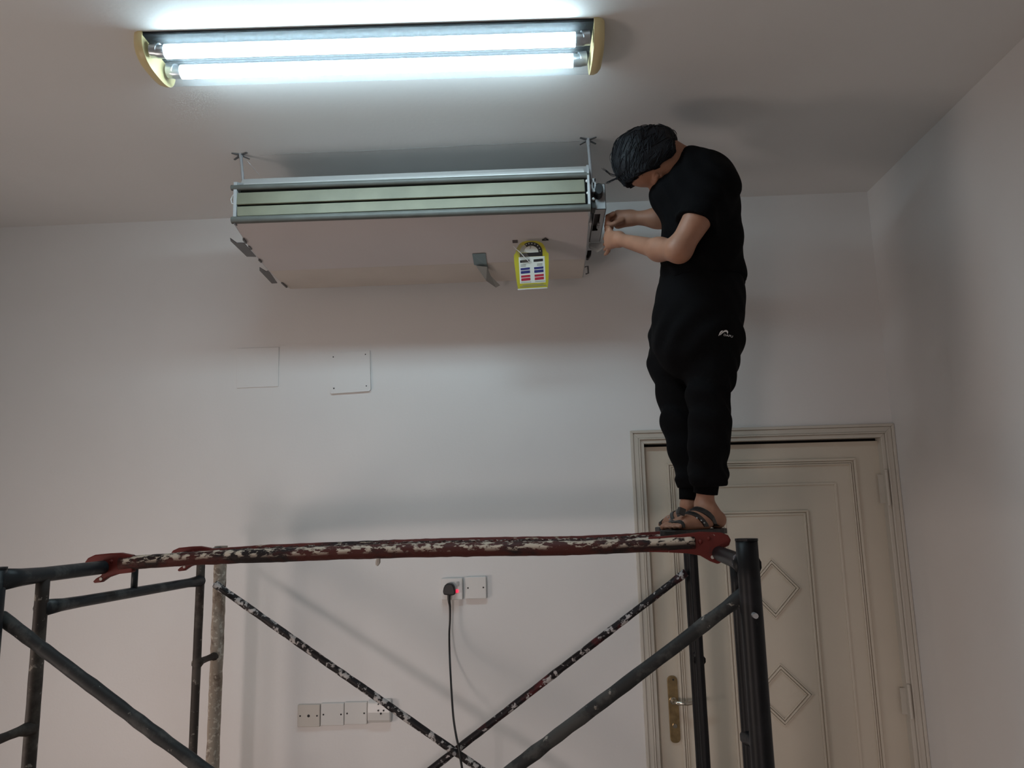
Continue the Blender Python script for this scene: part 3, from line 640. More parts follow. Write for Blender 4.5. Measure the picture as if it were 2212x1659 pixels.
# ------------------------------------------------------------------ scaffold
SA = math.radians(4); NR = np.array([.45, 1.76]); SU = np.array([math.sin(SA), math.cos(SA)]); SV = np.array([-math.cos(SA), math.sin(SA)])
SL, SW = 1.86, 1.15
def S(s, t, z): q_ = NR+s*SV+t*SU; return np.array([q_[0], q_[1], z])
def hit_t(x, y, t): 
    d = ray(x, y); k = (t+NR@SU)/(d[:2]@SU); p_ = d*k; q_ = p_[:2]-NR; return q_@SV, p_[2]
def irregular(a, b, r, jit, seg, n=12):
    mb = MB(); mb.bar(a, b, r, n, seg, jit); return mb
frames = []
for s0, lbl, mp_, mi, mb_, mf in ((0, 'blue-black welded scaffold frame on the right, in front of the door', M['near_frame'], M['near_frame'], M['near_frame'], M['near_frame']), (SL, 'weathered brown scaffold frame at the left end of the plank', M['left_bar'], M['left_frame'], M['left_bar'], M['plaster_post'])):
    fr = thing('scaffold_ladder', lbl, 'scaffold frame', S(s0, SW/2, ZF), 'end frames of the scaffold'); left = s0 > 0
    top_near = -.082 if not left else -.118; top_far = -.125
    MB().bar(S(s0, 0, ZF+.03), S(s0, 0, top_near), .0245, 18, 20, .01).build('post', mp_, fr, smooth='all')
    MB().bar(S(s0, 0, top_near-.004), S(s0, 0, top_near+.001), .0255, 18).build('post_cap', mp_, fr)
    MB().bar(S(s0, SW, ZF+.03), S(s0, SW, top_far), .0245, 18, 60, .05 if left else .01).build('post', mf, fr, smooth='all')
    MB().bar(S(s0, SW, top_far-.004), S(s0, SW, top_far+.002), .0255, 16).build('post_cap', mf, fr)
    zt = -.150 if left else -.140
    # top bar with its flattened, welded ends
    seg = 14; P_ = [S(s0, SW*k/seg, zt) for k in range(seg+1)]; R_ = [.0205]*(seg+1); R_[0] = .030; R_[1] = .0235; R_[-1] = .028; R_[-2] = .022
    MB().tube(P_, R_, 14).build('top_bar', mb_, fr, smooth='all')
    ti0, ti1 = (.168, 1.0) if left else (.15, SW-.10)
    for ti in (ti0, ti1):
        rad = .0175 if ti == ti0 else .0155
        MB().bar(S(s0, ti, ZF+.35), S(s0, ti, zt), rad, 14, 24, .025).build('inner_upright', mi if left else mp_, fr, smooth='all')
    zz = -.240
    seg = 10; P_ = [S(s0, ti0+(ti1-ti0)*k/seg, zz-.006*k/seg) for k in range(seg+1)]; R_ = [.0165]*(seg+1); R_[0] = .024; R_[-1] = .022; R_[1] = .018
    if left: MB().tube(P_, R_, 12).build('second_bar', mb_, fr, smooth='all')
    if left: MB().bar(S(s0, (ti0+ti1)/2, zz), S(s0, (ti0+ti1)/2, zt), .0105, 10).build('spacer', mb_, fr, smooth='all')
    for zz2 in (-.545, -1.05, -1.5):
        for ta, tb in ((0, ti0), (ti1, SW)):
            P_ = [S(s0, ta+(tb-ta)*k/4, zz2+(.0 if k not in (0, 4) else -.004)) for k in range(5)]
            MB().tube(P_, [.022, .013, .0115, .013, .022], 10).build('rung', mi if left else mp_, fr, smooth='all')
    MB().bar(S(s0, ti0, ZF+.36), S(s0, ti1, ZF+.36), .0155, 10).build('lower_bar', mi, fr, smooth='all')
    for t_ in (0, SW):
        pb = S(s0, t_, ZF); MB().box(pb[0]-.05, pb[0]+.05, pb[1]-.05, pb[1]+.05, ZF, ZF+.008).bar(pb, pb+[0, 0, .05], .019, 12).build('base_plate', mi, fr)
        zp = -.27 if t_ else -.245
        for zq in (zp, -1.5):
            sg = (-1 if left else 1)
            MB().bar(S(s0+sg*0-.02*0, t_+(-.024 if t_ else -.02), zq), S(s0, t_+(-.055 if t_ else -.045), zq), .006, 8).build('brace_pin', M['steel'], fr, smooth=True)
    if not left:
        # silvery weld beads on the right frame
        for t_, z_ in ((.045, zt+.012), (.06, zt-.002)):
            MB().ball(S(s0+.012, t_, z_), .014, 10, 6, (1, 1.4, .8)).build('weld_bead', mat('weld', (.13, .13, .15), .25, .7), fr, smooth=True)
    frames.append(fr)

def brace_pair(name, label, t, pts, m1, m2, r):
    """two flattened-end tubes crossing at a rivet; pts: (s,z) tops and bottoms"""
    (sa, za), (sb, zb), (sc, zc), (sd, zd) = pts
    br = thing(name, label, 'scaffold brace', S(SL/2, t, (za+zb)/2), 'cross braces of the scaffold')
    for (s0, z0, s1, z1, dt, m_) in ((sa, za, sb, zb, -.012, m1), (sc, zc, sd, zd, .012, m2)):
        seg = 70; P_ = []; R_ = []
        for k in range(seg+1):
            f = k/seg; tt = t+dt*min(1, 4*f, 4*(1-f))
            P_.append(S(s0+(s1-s0)*f, tt, z0+(z1-z0)*f)); R_.append(r*(1+random.uniform(-.06, .06)) if 1 < k < seg-1 else r*1.12)
        MB().tube(P_, R_, 12, jit=.035).build('brace_tube', m_, br, smooth='all')
    # rivet at the crossing
    f1 = (za-zc)/1.0; k1 = (zb-za)/(sb-sa); k2 = (zd-zc)/(sd-sc); sx_ = (zc-za+k1*sa-k2*sc)/(k1-k2); zx_ = za+k1*(sx_-sa)
    MB().bar(S(sx_, t-.034, zx_), S(sx_, t+.03, zx_), .0075, 10).build('rivet', M['dark_zinc'], br, smooth=True)
    return br
tf_ = SW-.045
A1 = hit_t(465, 1262, tf_); A2 = hit_t(985, 1622, tf_); B1 = hit_t(1482, 1236, tf_)
kA = (A2[1]-A1[1])/(A2[0]-A1[0]); kB = (A2[1]-B1[1])/(A2[0]-B1[0])
brace_pair('cross_brace', 'dark flecked cross brace between the far posts, nearest the wall', tf_, ((A1[0], A1[1]), (.0, A1[1]+kA*(0-A1[0])), (B1[0], B1[1]), (SL, B1[1]+kB*(SL-B1[0]))), M['brace'], M['brace_red'], .0135)
tn_ = .042
A1 = hit_t(2, 1333, tn_); A2 = hit_t(400, 1625, tn_); B1 = hit_t(1592, 1296, tn_); B2 = hit_t(1180, 1610, tn_)
kA = (A2[1]-A1[1])/(A2[0]-A1[0]); kB = (B2[1]-B1[1])/(B2[0]-B1[0])
brace_pair('cross_brace', 'dusty grey cross brace between the near posts, closest to the camera', tn_, ((A1[0], A1[1]), (0, A1[1]+kA*(0-A1[0])), (B1[0]-.03, B1[1]-.03*kB), (SL, B1[1]+kB*(SL-B1[0]))), M['near_brace'], M['near_brace'], .0160)

# plank: two pipes, four hooks, expanded-metal deck
TN, TF = .43, .90
pl = thing('scaffold_plank', 'red steel scaffold plank splashed with cream paint, bearing the man', 'scaffold plank', S(SL/2, (TN+TF)/2, -.13))
rail = [hit_t(x, y, TN) for x, y in ((262, 1217), (420, 1206), (600, 1199), (760, 1193), (900, 1189), (1070, 1186), (1240, 1184), (1400, 1177), (1500, 1172))]
def rail_z(s):
    ss = [p_[0] for p_ in rail][::-1]; zz_ = [p_[1] for p_ in rail][::-1]; return float(np.interp(s, ss, zz_))
NSG = 90
for t_ in (TN, TF):
    P_ = []; R_ = []
    for k in range(NSG+1):
        s_ = rail[0][0]+(rail[-1][0]-rail[0][0])*k/NSG; P_.append(S(s_, t_, rail_z(s_)-(0 if t_ == TN else .004))); R_.append(.0208*(1+random.uniform(-.03, .03)))
    MB().tube(P_, R_, 14, jit=.03).build('side_pipe', M['plank'] if t_ == TF else M['plank_top'], pl, smooth='all')
hookR = [(1400, 1160), (1440, 1157.5), (1466, 1154.5), (1512, 1148.5), (1557, 1150), (1572, 1156), (1578, 1166), (1574, 1178), (1556, 1186), (1540, 1193), (1546, 1203), (1556, 1210), (1557, 1215), (1549, 1218), (1533, 1212), (1512, 1200), (1484, 1195), (1440, 1193), (1400, 1192)]
hookL = [(290, 1199), (263, 1194), (238, 1195), (209, 1198), (194, 1205), (187, 1214.5), (190, 1222), (205, 1228), (226, 1234), (222, 1243), (211, 1249), (204, 1256), (208, 1259), (221, 1257.5), (236, 1247), (256, 1240), (290, 1236)]
for hk, tn0 in ((hookR, 'R'), (hookL, 'L')):
    loc_ = [hit_t(x, y, TN) for x, y in hk]
    for t_ in (TN, TF):
        mb = MB(); mb.prism([S(s_, t_-.011, z_-(0 if t_ == TN else .004)) for s_, z_ in loc_], np.array([SU[0], SU[1], 0])*.022)
        hko = mb.build('hook', M['hook'], pl, bevel=.004)
        cz_ = loc_[12][1]*.35+loc_[11][1]*.65; ref = hit_t(*((1538, 1203) if tn0 == 'R' else (223, 1250)), TN)
        MB().bar(S(ref[0], t_-.0125, ref[1]), S(ref[0], t_+.0125, ref[1]), .0052, 8).build('latch_hole', M['cream'], hko)
        r2 = hit_t(*((1512, 1170) if tn0 == 'R' else (228, 1216)), TN); MB().ball(S(r2[0], t_-.011, r2[1]), .007, 8, 6).build('latch_rivet', M['hook'], hko, smooth=True)
        r3 = hit_t(*((1530, 1163) if tn0 == 'R' else (246, 1212)), TN); MB().ball(S(r3[0], t_-.011, r3[1]), .006, 8, 6).build('latch_rivet', M['hook'], hko, smooth=True)
# deck: wavy strands of expanded metal
s_a, s_b = SL-.10, .10; mb = MB(); nrow = 13; nw = 84
for j in range(nrow):
    t0 = TN+.010+(TF-TN-.02)*j/(nrow-1); ph = math.pi*(j % 2); P_ = []
    for k in range(nw+1):
        s_ = s_a+(s_b-s_a)*k/nw; a_ = .5*(TF-TN-.02)/(nrow-1)
        P_.append(S(s_, t0+a_*math.cos(math.pi*k/1.5+ph)*1.0, rail_z(s_)+.006+.004*math.cos(math.pi*k/1.5+ph)))
    mb.tube(P_, .0027, 5)
dk = mb.build('deck_mesh', M['deck'], pl); dk['kind'] = 'stuff'
for s_ in (.25, .62, 1.0, 1.38, 1.68):
    MB().bar(S(s_, TN, rail_z(s_)-.002), S(s_, TF, rail_z(s_)-.004), .011, 8).build('cross_member', M['hook'], pl, smooth='all')
d0 = hit_t(818, 1204, TN)
MB().tube([S(d0[0], TN, d0[1]+.004), S(d0[0]+.001, TN, d0[1]-.006), S(d0[0]+.002, TN, d0[1]-.014), S(d0[0]+.004, TN, d0[1]-.021), S(d0[0]+.003, TN, d0[1]-.025)], [.006, .0065, .0075, .0055, .002], 7).build('plaster_drip', M['cream'], pl)

# ------------------------------------------------------------------ the man: implicit surfaces polygonised with surface nets
class Field:
    def __init__(s, lo, hi, h):
        s.lo = np.array(lo, float); s.h = h; s.n = np.ceil((np.array(hi)-s.lo)/h).astype(int)+1
        s.F = np.full(tuple(s.n), .2, np.float32)
    def grid(s, lo, hi):
        a = np.clip(np.floor((np.array(lo)-s.lo)/s.h).astype(int), 0, s.n-1); b = np.clip(np.ceil((np.array(hi)-s.lo)/s.h).astype(int)+1, 1, s.n)
        sl = tuple(slice(a[i], b[i]) for i in range(3))
        ax = [(s.lo[i]+s.h*np.arange(a[i], b[i])).astype(np.float32) for i in range(3)]
        return sl, np.meshgrid(*ax, indexing='ij', sparse=True)
    def union(s, sl, d, k):
        f = s.F[sl]
        if k > 0:
            hh = np.maximum(k-np.abs(f-d), 0)/k; s.F[sl] = np.minimum(f, d)-hh*hh*k*.25
        else: s.F[sl] = np.minimum(f, d)
    def cone(s, a, ra, b, rb, k=.02, cut=None):
        a = np.array(a, float); b = np.array(b, float); mr = max(ra, rb)+k+.02
        sl, (X, Y, Z) = s.grid(np.minimum(a, b)-mr, np.maximum(a, b)+mr)
        ab = b-a; L2 = ab@ab+1e-12
        t = np.clip(((X-a[0])*ab[0]+(Y-a[1])*ab[1]+(Z-a[2])*ab[2])/L2, 0, 1)
        d = np.sqrt((X-a[0]-t*ab[0])**2+(Y-a[1]-t*ab[1])**2+(Z-a[2]-t*ab[2])**2)-(ra+(rb-ra)*t)
        if cut is not None:
            c, nrm = cut; d = np.maximum(d, (X-c[0])*nrm[0]+(Y-c[1])*nrm[1]+(Z-c[2])*nrm[2])
        s.union(sl, d, k)
    def ell(s, c, R, ax=None, k=.02, sub=False):
        c = np.array(c, float); R = np.array(R, float); A = np.eye(3) if ax is None else np.array(ax, float); mr = R.max()+k+.02
        sl, (X, Y, Z) = s.grid(c-mr, c+mr); x, y, z = X-c[0], Y-c[1], Z-c[2]
        u = [(x*A[i][0]+y*A[i][1]+z*A[i][2])/R[i] for i in range(3)]
        q0 = np.sqrt(u[0]**2+u[1]**2+u[2]**2); q1 = np.sqrt((u[0]/R[0])**2+(u[1]/R[1])**2+(u[2]/R[2])**2)+1e-9
        d = q0*(q0-1)/q1
        if sub: s.F[sl] = np.maximum(s.F[sl], -d)
        else: s.union(sl, d.astype(np.float32), k)
    def cut_plane(s, c, nrm):
        sl, (X, Y, Z) = s.grid(s.lo, s.lo+s.h*s.n)
        s.F = np.maximum(s.F, (X-c[0])*nrm[0]+(Y-c[1])*nrm[1]+(Z-c[2])*nrm[2])
    def carve(s, a, ra, b, rb):
        f = Field(s.lo, s.lo+s.h*(s.n-1), s.h); f.n = s.n; f.F = np.full(tuple(s.n), .2, np.float32); f.cone(a, ra, b, rb, 0); s.F = np.maximum(s.F, -f.F)
    def displace(s, fn):
        sl, (X, Y, Z) = s.grid(s.lo, s.lo+s.h*s.n); s.F = s.F+fn(X, Y, Z).astype(np.float32)
    def mesh(s, name, m, parent, relax=1):
        F = s.F; ins = F < 0; n = F.shape
        c = np.zeros((n[0]-1, n[1]-1, n[2]-1), np.int8)
        for i in (0, 1):
            for j in (0, 1):
                for k in (0, 1): c += ins[i:n[0]-1+i, j:n[1]-1+j, k:n[2]-1+k]
        act = (c > 0) & (c < 8); idx = np.argwhere(act); vid = np.full(act.shape, -1, np.int32); vid[act] = np.arange(len(idx))
        pos = np.zeros((len(idx), 3)); cnt = np.zeros(len(idx)); I, J, K = idx.T
        cs = [(i, j, k) for i in (0, 1) for j in (0, 1) for k in (0, 1)]; val = {q_: F[I+q_[0], J+q_[1], K+q_[2]] for q_ in cs}
        for q_ in cs:
            for ax in range(3):
                if q_[ax] == 0:
                    r_ = tuple(1 if i == ax else q_[i] for i in range(3)); a, b = val[q_], val[r_]; cr_ = (a < 0) != (b < 0)
                    t = np.where(cr_, a/np.where(np.abs(a-b) < 1e-9, 1e-9, a-b), 0)
                    for i in range(3): pos[:, i] += np.where(cr_, q_[i]+(t if i == ax else 0), 0)
                    cnt += cr_
        pos = pos/np.maximum(cnt, 1)[:, None]; P_ = s.lo+s.h*(idx+pos)
        quads = []
        for ax in range(3):
            o1, o2 = [i for i in range(3) if i != ax]
            sa = [slice(None)]*3; sb = [slice(None)]*3; sa[ax] = slice(0, n[ax]-1); sb[ax] = slice(1, n[ax])
            cr_ = np.argwhere(ins[tuple(sa)] != ins[tuple(sb)])
            cr_ = cr_[(cr_[:, o1] > 0) & (cr_[:, o2] > 0) & (cr_[:, o1] < n[o1]-1) & (cr_[:, o2] < n[o2]-1)]
            cor = []
            for d1, d2 in ((0, 0), (1, 0), (1, 1), (0, 1)):
                w_ = cr_.copy(); w_[:, o1] -= d1; w_[:, o2] -= d2; cor.append(vid[w_[:, 0], w_[:, 1], w_[:, 2]])
            q_ = np.stack(cor, 1); fl = ins[tuple(sa)][tuple(cr_.T)]
            if ax == 1: fl = ~fl
            q_[~fl] = q_[~fl][:, ::-1]; quads.append(q_)
        Q = np.concatenate(quads)
        for _ in range(relax):
            acc = np.zeros_like(P_); ct = np.zeros(len(P_))
            for a, b in ((0, 1), (1, 2), (2, 3), (3, 0)):
                np.add.at(acc, Q[:, a], P_[Q[:, b]]); np.add.at(ct, Q[:, a], 1); np.add.at(acc, Q[:, b], P_[Q[:, a]]); np.add.at(ct, Q[:, b], 1)
            P_ = .5*P_+.5*acc/np.maximum(ct, 1)[:, None]
        P_[:, 2] += HC
        me = bpy.data.meshes.new(name); me.from_pydata(P_.tolist(), [], Q.tolist())
        s.V, s.Q = P_, Q
        return link_mesh(name, me, m, parent, 'all')

PX = lambda r: r*.00160                       # pixels -> metres at the man's distance
P = lambda x, y, Y: atY(x, y, Y)
man = thing('person', 'man in black t-shirt and black joggers bending over the air conditioner end', 'person', (.47, 2.48, -.09))
lo, hi = (.17, 2.08, -.11), (.86, 2.92, 1.38)
ZP = -.0955                                   # where the soles stand
# --- key joints
elbN = P(1467, 540, 2.275); wrN = P(1337, 517, 2.60); slvN = P(1506, 474, 2.275); shN = P(1546, 402, 2.345)
elbF = P(1452, 473, 2.70); wrF = P(1362, 471, 2.735); shF = P(1490, 392, 2.64)
# --- feet frames
def foot(F, heel, toe, ank, zs, r=.030):
    heel = np.array(heel); toe = np.array(toe); f = toe-heel; L = np.linalg.norm(f); f /= L; l = np.array([-f[1], f[0]])
    W = lambda a, b, h: np.array([heel[0]+f[0]*a+l[0]*b, heel[1]+f[1]*a+l[1]*b, zs+h])
    F.cone(W(.027, 0, .026), .026, W(.070, 0, .040), .030, .012); F.cone(ank, .028, W(.060, 0, .050), .030, .015); F.cone(ank, .027, W(.030, 0, .030), .024, .015)
    F.cone(W(.068, 0, .052), .030, W(.165, .006, .022), .022, .02); F.cone(W(.09, -.012, .025), .025, W(.18, -.018, .016), .018, .02); F.cone(W(.09, .012, .025), .025, W(.175, .020, .016), .018, .02)
    for j, (b, ln, rr_) in enumerate(((-.030, .040, .0115), (-.010, .043, .0085), (.006, .040, .008), (.020, .034, .0075), (.032, .026, .007))):
        F.cone(W(.180, b*.8, .014), rr_, W(.180+ln*.6, b, .015), rr_*.95, .006); F.cone(W(.180+ln*.6, b, .015), rr_*.95, W(.180+ln, b, .010), rr_*.85, .004)
    return W
B = Field(lo, hi, .0045)
# torso / legs under the clothes
pel = P(1508, 665, 2.49); B.cone(pel, .095, P(1512, 560, 2.48), .095, .04); B.cone(P(1512, 560, 2.48), .095, P(1512, 430, 2.48), .105, .04); B.cone(shN, .055, shF, .055, .05)
B.cone(P(1512, 430, 2.48), .095, P(1478, 366, 2.47), .058, .04)
kneN = P(1532, 880, 2.41); kneF = P(1472, 880, 2.565); ankN = P(1523, 1082, 2.455); ankF = P(1489, 1085, 2.555)
B.cone(P(1540, 720, 2.43), .055, kneN, .036, .02); B.cone(kneN, .036, ankN, .028, .02); B.cone(P(1464, 720, 2.56), .055, kneF, .036, .02); B.cone(kneF, .036, ankF, .026, .02)
WN = foot(B, (.566, 2.470), (.330, 2.345), P(1521, 1092, 2.455), ZP+.016)
WF = foot(B, (.522, 2.545), (.405, 2.755), P(1489, 1094, 2.56), ZP+.016)
# arms
B.cone(shN, .036, slvN, .036, .008); B.cone(slvN, .046, elbN, .036, .015); B.cone(elbN, .037, P(1424, 539, 2.38), .035, .03); B.cone(P(1424, 539, 2.38), .034, wrN, .0215, .03)
B.cone(shF, .050, elbF, .038, .03); B.cone(elbF, .037, P(1420, 471, 2.71), .035, .02); B.cone(P(1420, 471, 2.71), .034, wrF, .024, .03)
# near hand: palm on the side of the electrical box, fingers reaching along it
def finger(F, base, dirs, lens, r):
    p_ = np.array(base, float)
    for i, (d_, l_) in enumerate(zip(dirs, lens)):
        d_ = np.array(d_, float); d_ /= np.linalg.norm(d_); q_ = p_+d_*l_; F.cone(p_, r*(1-.07*i), q_, r*(1-.07*(i+1)), .005); p_ = q_
pn = P(1316, 515, 2.655)
for dz in (-.022, 0, .020): B.cone(wrN+[0, 0, dz*.4], .018, pn+[0, .012, dz], .0165, .02)
for j, dz in enumerate((.031, .011, -.009, -.028)):
    finger(B, pn+[.001, .022, dz], ((-.06, 1, .10-.05*j), (-.12, .97, .02), (-.30, .9, .0)), (.036-.003*abs(j-1), .026-.002*abs(j-1), .019), .0085)
finger(B, pn+[.002, -.006, .030], ((-.10, .75, .55), (-.12, .95, .12)), (.032, .026), .0100)
# far hand: closed around a screwdriver grip at the box
pf = P(1336, 474, 2.735)
for dz in (-.020, 0, .020): B.cone(wrF+[0, 0, dz*.4], .020, pf+[-.002, 0, dz], .0175, .02)
for j, dy in enumerate((-.030, -.010, .010, .029)):
    finger(B, pf+[-.020, dy, .012-.004*j], ((-.65, .03, -.30), (.02, .03, -1), (.9, .03, -.35)), (.026, .026, .018), .0098)
finger(B, pf+[.010, -.026, -.014], ((-.75, -.22, -.40), (-.85, .20, -.30)), (.030, .022), .0105)
# head: crown to the left, face towards the floor
HD = P(1405, 348, 2.425)
hu = np.array([-.955, -.12, -.27]); hu /= np.linalg.norm(hu); hf = np.array([-.24, -.16, -.96]); hf -= hu*(hf@hu); hf /= np.linalg.norm(hf); hl = np.cross(hu, hf)   # up, forward, side
HP = lambda a, b, c: HD+hu*a+hf*b+hl*c
AXH = [hl, hf, hu]
B.ell(HP(.030, -.008, 0), (.074, .092, .080), AXH, .02)            # skull
B.ell(HP(-.035, .030, 0), (.060, .066, .075), AXH, .03)            # face
B.ell(HP(-.083, .050, 0), (.030, .032, .026), AXH, .03)            # chin
B.cone(HP(.005, .088, 0), .009, HP(-.030, .108, 0), .0125, .012)   # nose
B.cone(HP(-.030, .106, -.010), .007, HP(-.030, .106, .010), .007, .008)
B.cone(HP(-.055, .094, -.014), .0065, HP(-.055, .094, .014), .0065, .006); B.cone(HP(-.064, .091, -.012), .007, HP(-.064, .091, .012), .007, .006)   # lips
B.cone(HP(.018, .084, -.042), .008, HP(.020, .090, -.012), .008, .012); B.cone(HP(.018, .084, .042), .008, HP(.020, .090, .012), .008, .012)     # brow
for sg in (-1, 1):
    B.ell(HP(.003, .094, sg*.031), (.017, .012, .010), AXH, 0, sub=True); B.ell(HP(.003, .080, sg*.031), (.0125, .0125, .0125), AXH, .003)     # eye
    B.ell(HP(-.012, -.010, sg*.074), (.010, .017, .031), AXH, .008); B.ell(HP(-.012, -.006, sg*.084), (.006, .009, .018), AXH, 0, sub=True)      # ear
B.cone(HP(-.055, -.022, 0), .056, P(1480, 362, 2.46), .060, .03)   # neck
body_o = B.mesh('body', M['skin'], man, 1)
# hair
Hf = Field(HD-.16, HD+.16, .004)
Hf.ell(HP(.036, -.014, 0), (.086, .104, .092), AXH, .02); Hf.ell(HP(.000, -.045, 0), (.080, .072, .085), AXH, .03); Hf.ell(HP(-.030, -.055, 0), (.062, .055, .07), AXH, .03)
Hf.ell(HP(.050, .060, 0), (.066, .044, .046), AXH, .03)            # fringe
Hf.ell(HP(-.022, .088, 0), (.064, .066, .082), AXH, 0, sub=True)   # open face
for sg in (-1, 1): Hf.ell(HP(-.020, .000, sg*.070), (.024, .050, .050), AXH, .02)
Hf.ell(HP(-.055, -.050, 0), (.070, .050, .050), AXH, .03)
Hf.displace(lambda X, Y, Z: .0010*np.sin(150*(X+.6*Y)+6*np.sin(30*Z))*np.cos(60*Y+40*Z)+.0014*np.sin(60*X+50*Z+40*Y))
cn = np.array([.36, .10, -.93]); Hf.cut_plane(P(1352, 396, 2.40), cn/np.linalg.norm(cn))
hair = Hf.mesh('hair', M['hair'], man, 1)
# loose strands over the forehead
st = MB()
def strand(pts_, r0=.0011):
    pp_, rr_ = smooth_path(pts_, [r0]*(len(pts_)-1)+[r0*.3], 5); st.tube(pp_, rr_, 5)
for k in range(10):
    y0 = 2.40+.012*k*.5; ex = random.uniform(-4, 4)
    strand([P(1345+random.uniform(-6, 8), 372+random.uniform(-6, 8), y0), P(1334+random.uniform(-3, 3), 384+random.uniform(-3, 3), y0-.01), P(1322+ex, 388+random.uniform(-2, 4), y0-.01), P(1309+ex, 395+random.uniform(-2, 3), y0-.012)], random.uniform(.0007, .0014))
for k in range(6):
    y0 = 2.40+.01*k; strand([P(1338+random.uniform(-3, 3), 378, y0), P(1322, 378+random.uniform(-3, 3), y0), P(1310, 370+random.uniform(-3, 3), y0-.01), P(1300+random.uniform(-2, 4), 364+random.uniform(-4, 3), y0-.012)], .0007)
for k in range(5):
    y0 = 2.39+.012*k; strand([P(1328, 362, y0), P(1320, 352, y0), P(1317, 340, y0), P(1320+random.uniform(0, 3), 328, y0)], .0006)
for k in range(8):
    y0 = 2.385+.012*k; strand([P(1352, 378, y0), P(1345, 392, y0), P(1347, 400, y0), P(1356+random.uniform(-3, 6), 403, y0)], .0010)
HV = Hf.V-np.array([0, 0, HC]); rs_ = np.random.RandomState(3)
bvh_ = BVHTree.FromPolygons([tuple(v) for v in HV], [tuple(q_) for q_ in Hf.Q.tolist()])
flow = hu*.45+hf*.55
for vi in rs_.choice(len(HV), 420, replace=False):
    p_ = HV[vi]; pts_ = [p_]; dr_ = flow+rs_.normal(0, .28, 3); lift = rs_.uniform(.0008, .005)
    for k in range(5):
        nn_ = bvh_.find_nearest(Vector(pts_[-1]))[1]; n_ = np.array(nn_); n_ = n_ if n_@(pts_[-1]-HD) > 0 else -n_
        t_ = dr_-n_*(dr_@n_); t_ = t_/(np.linalg.norm(t_)+1e-9)
        q_ = pts_[-1]+t_*.013; h_ = bvh_.find_nearest(Vector(q_)); q_ = np.array(h_[0])+n_*(lift*(k+1)/5+.0006); pts_.append(q_)
    pp_, rr_ = smooth_path(pts_, [.0013]*5+[.0004], 2); st.tube(pp_, rr_, 4)
st.build('hair_strands', M['hair'], man, smooth='all')
# --- t-shirt
SH = Field((.30, 2.05, .55), (.88, 2.95, 1.36), .005)
tz = lambda x, y, r, Y0, Y1, k=.04: SH.cone(P(x, y, Y0), PX(r), P(x, y, Y1), PX(r), k)
tz(1492, 362, 44, 2.43, 2.50); tz(1526, 388, 58, 2.40, 2.58); tz(1448, 420, 44, 2.43, 2.56); tz(1512, 432, 80, 2.42, 2.56); tz(1516, 490, 80, 2.43, 2.55); tz(1516, 540, 82, 2.44, 2.54); tz(1517, 590, 85, 2.45, 2.53); tz(1516, 640, 84, 2.45, 2.53)
SH.cone(shN, .060, shN+(slvN-shN)*.55, .056, .05)
shF2 = P(1462, 452, 2.68); SH.cone(shF, PX(40), shF2, PX(30), .04)
dN = (slvN-shN); dN /= np.linalg.norm(dN)
SLV = Field((.30, 2.05, .55), (.88, 2.95, 1.36), .005)
cpt = P(1502, 478, 2.275); nrm = np.array([-.46, -.12, -.87]); nrm /= np.linalg.norm(nrm)
e2 = P(1490, 508, 2.27); SLV.cone(shN, .069, e2, .064, 0, cut=(cpt, nrm));
hh = np.maximum(.03-np.abs(SH.F-SLV.F), 0)/.03; SH.F = np.minimum(SH.F, SLV.F)-hh*hh*.03*.25
def folds(X, Y, Z):
    a_ = .0045*np.sin(38*Z+9*np.sin(7*X+5*Y)+14*X)*np.clip((1.05-Z)*3, 0, 1)
    return a_+.0025*np.sin(85*(Z*.6+X*.8)+5*np.sin(20*Y))
SH.displace(folds)
SH.cut_plane(P(1515, 618, 2.49), np.array([.02, 0, -1.0]))
SH.carve(HP(-.055, -.022, 0), .060, P(1476, 360, 2.455), .058)
shirt = SH.mesh('t_shirt', M['shirt'], man, 2)
# --- joggers
TR = Field((.30, 2.12, -.02), (.86, 2.86, .82), .005)
tr = lambda x0, y0, r0, Y0, x1, y1, r1, Y1, k=.03: TR.cone(P(x0, y0, Y0), PX(r0), P(x1, y1, Y1), PX(r1), k)
for x, y, r, ya, yb in ((1514, 622, 84, 2.46, 2.52), (1514, 642, 88, 2.46, 2.53), (1507, 685, 92, 2.45, 2.55), (1503, 730, 90, 2.45, 2.56)):
    TR.cone(P(x, y, ya), PX(r), P(x, y, yb), PX(r), .03)
# near (image right) leg
tr(1545, 735, 54, 2.43, 1540, 785, 47, 2.41); tr(1540, 785, 46, 2.41, 1534, 822, 43, 2.41); tr(1534, 822, 42, 2.41, 1527, 856, 36, 2.40); tr(1527, 856, 36, 2.40, 1534, 905, 38, 2.40); tr(1534, 905, 38, 2.40, 1531, 960, 38, 2.41); tr(1531, 960, 38, 2.41, 1529, 1010, 31, 2.43)
tr(1526, 1022, 38, 2.44, 1534, 1031, 37, 2.44, .015)
# far leg
tr(1462, 735, 58, 2.55, 1452, 785, 49, 2.56); tr(1452, 785, 48, 2.56, 1464, 850, 40, 2.56); tr(1464, 850, 40, 2.56, 1470, 910, 38, 2.56); tr(1470, 910, 38, 2.56, 1481, 965, 35, 2.56); tr(1481, 965, 35, 2.56, 1490, 1010, 30, 2.56)
tr(1491, 1030, 33, 2.56, 1494, 1042, 30, 2.56, .015)
def folds2(X, Y, Z):
    kn = np.exp(-((Z-.34)/.10)**2); cr = np.exp(-((Z-.55)/.07)**2); cf = np.exp(-((Z-.09)/.06)**2)
    return .0035*np.sin(70*Z+22*X+6*np.sin(11*Y+9*X))*(kn+cf+.3)+.0045*np.sin(55*Z-40*X+4*np.sin(16*Y))*cr
TR.displace(folds2)
TR.cut_plane(P(1520, 1052, 2.48), np.array([0, 0, -1.0]))
pants = TR.mesh('joggers', M['pants'], man, 2)
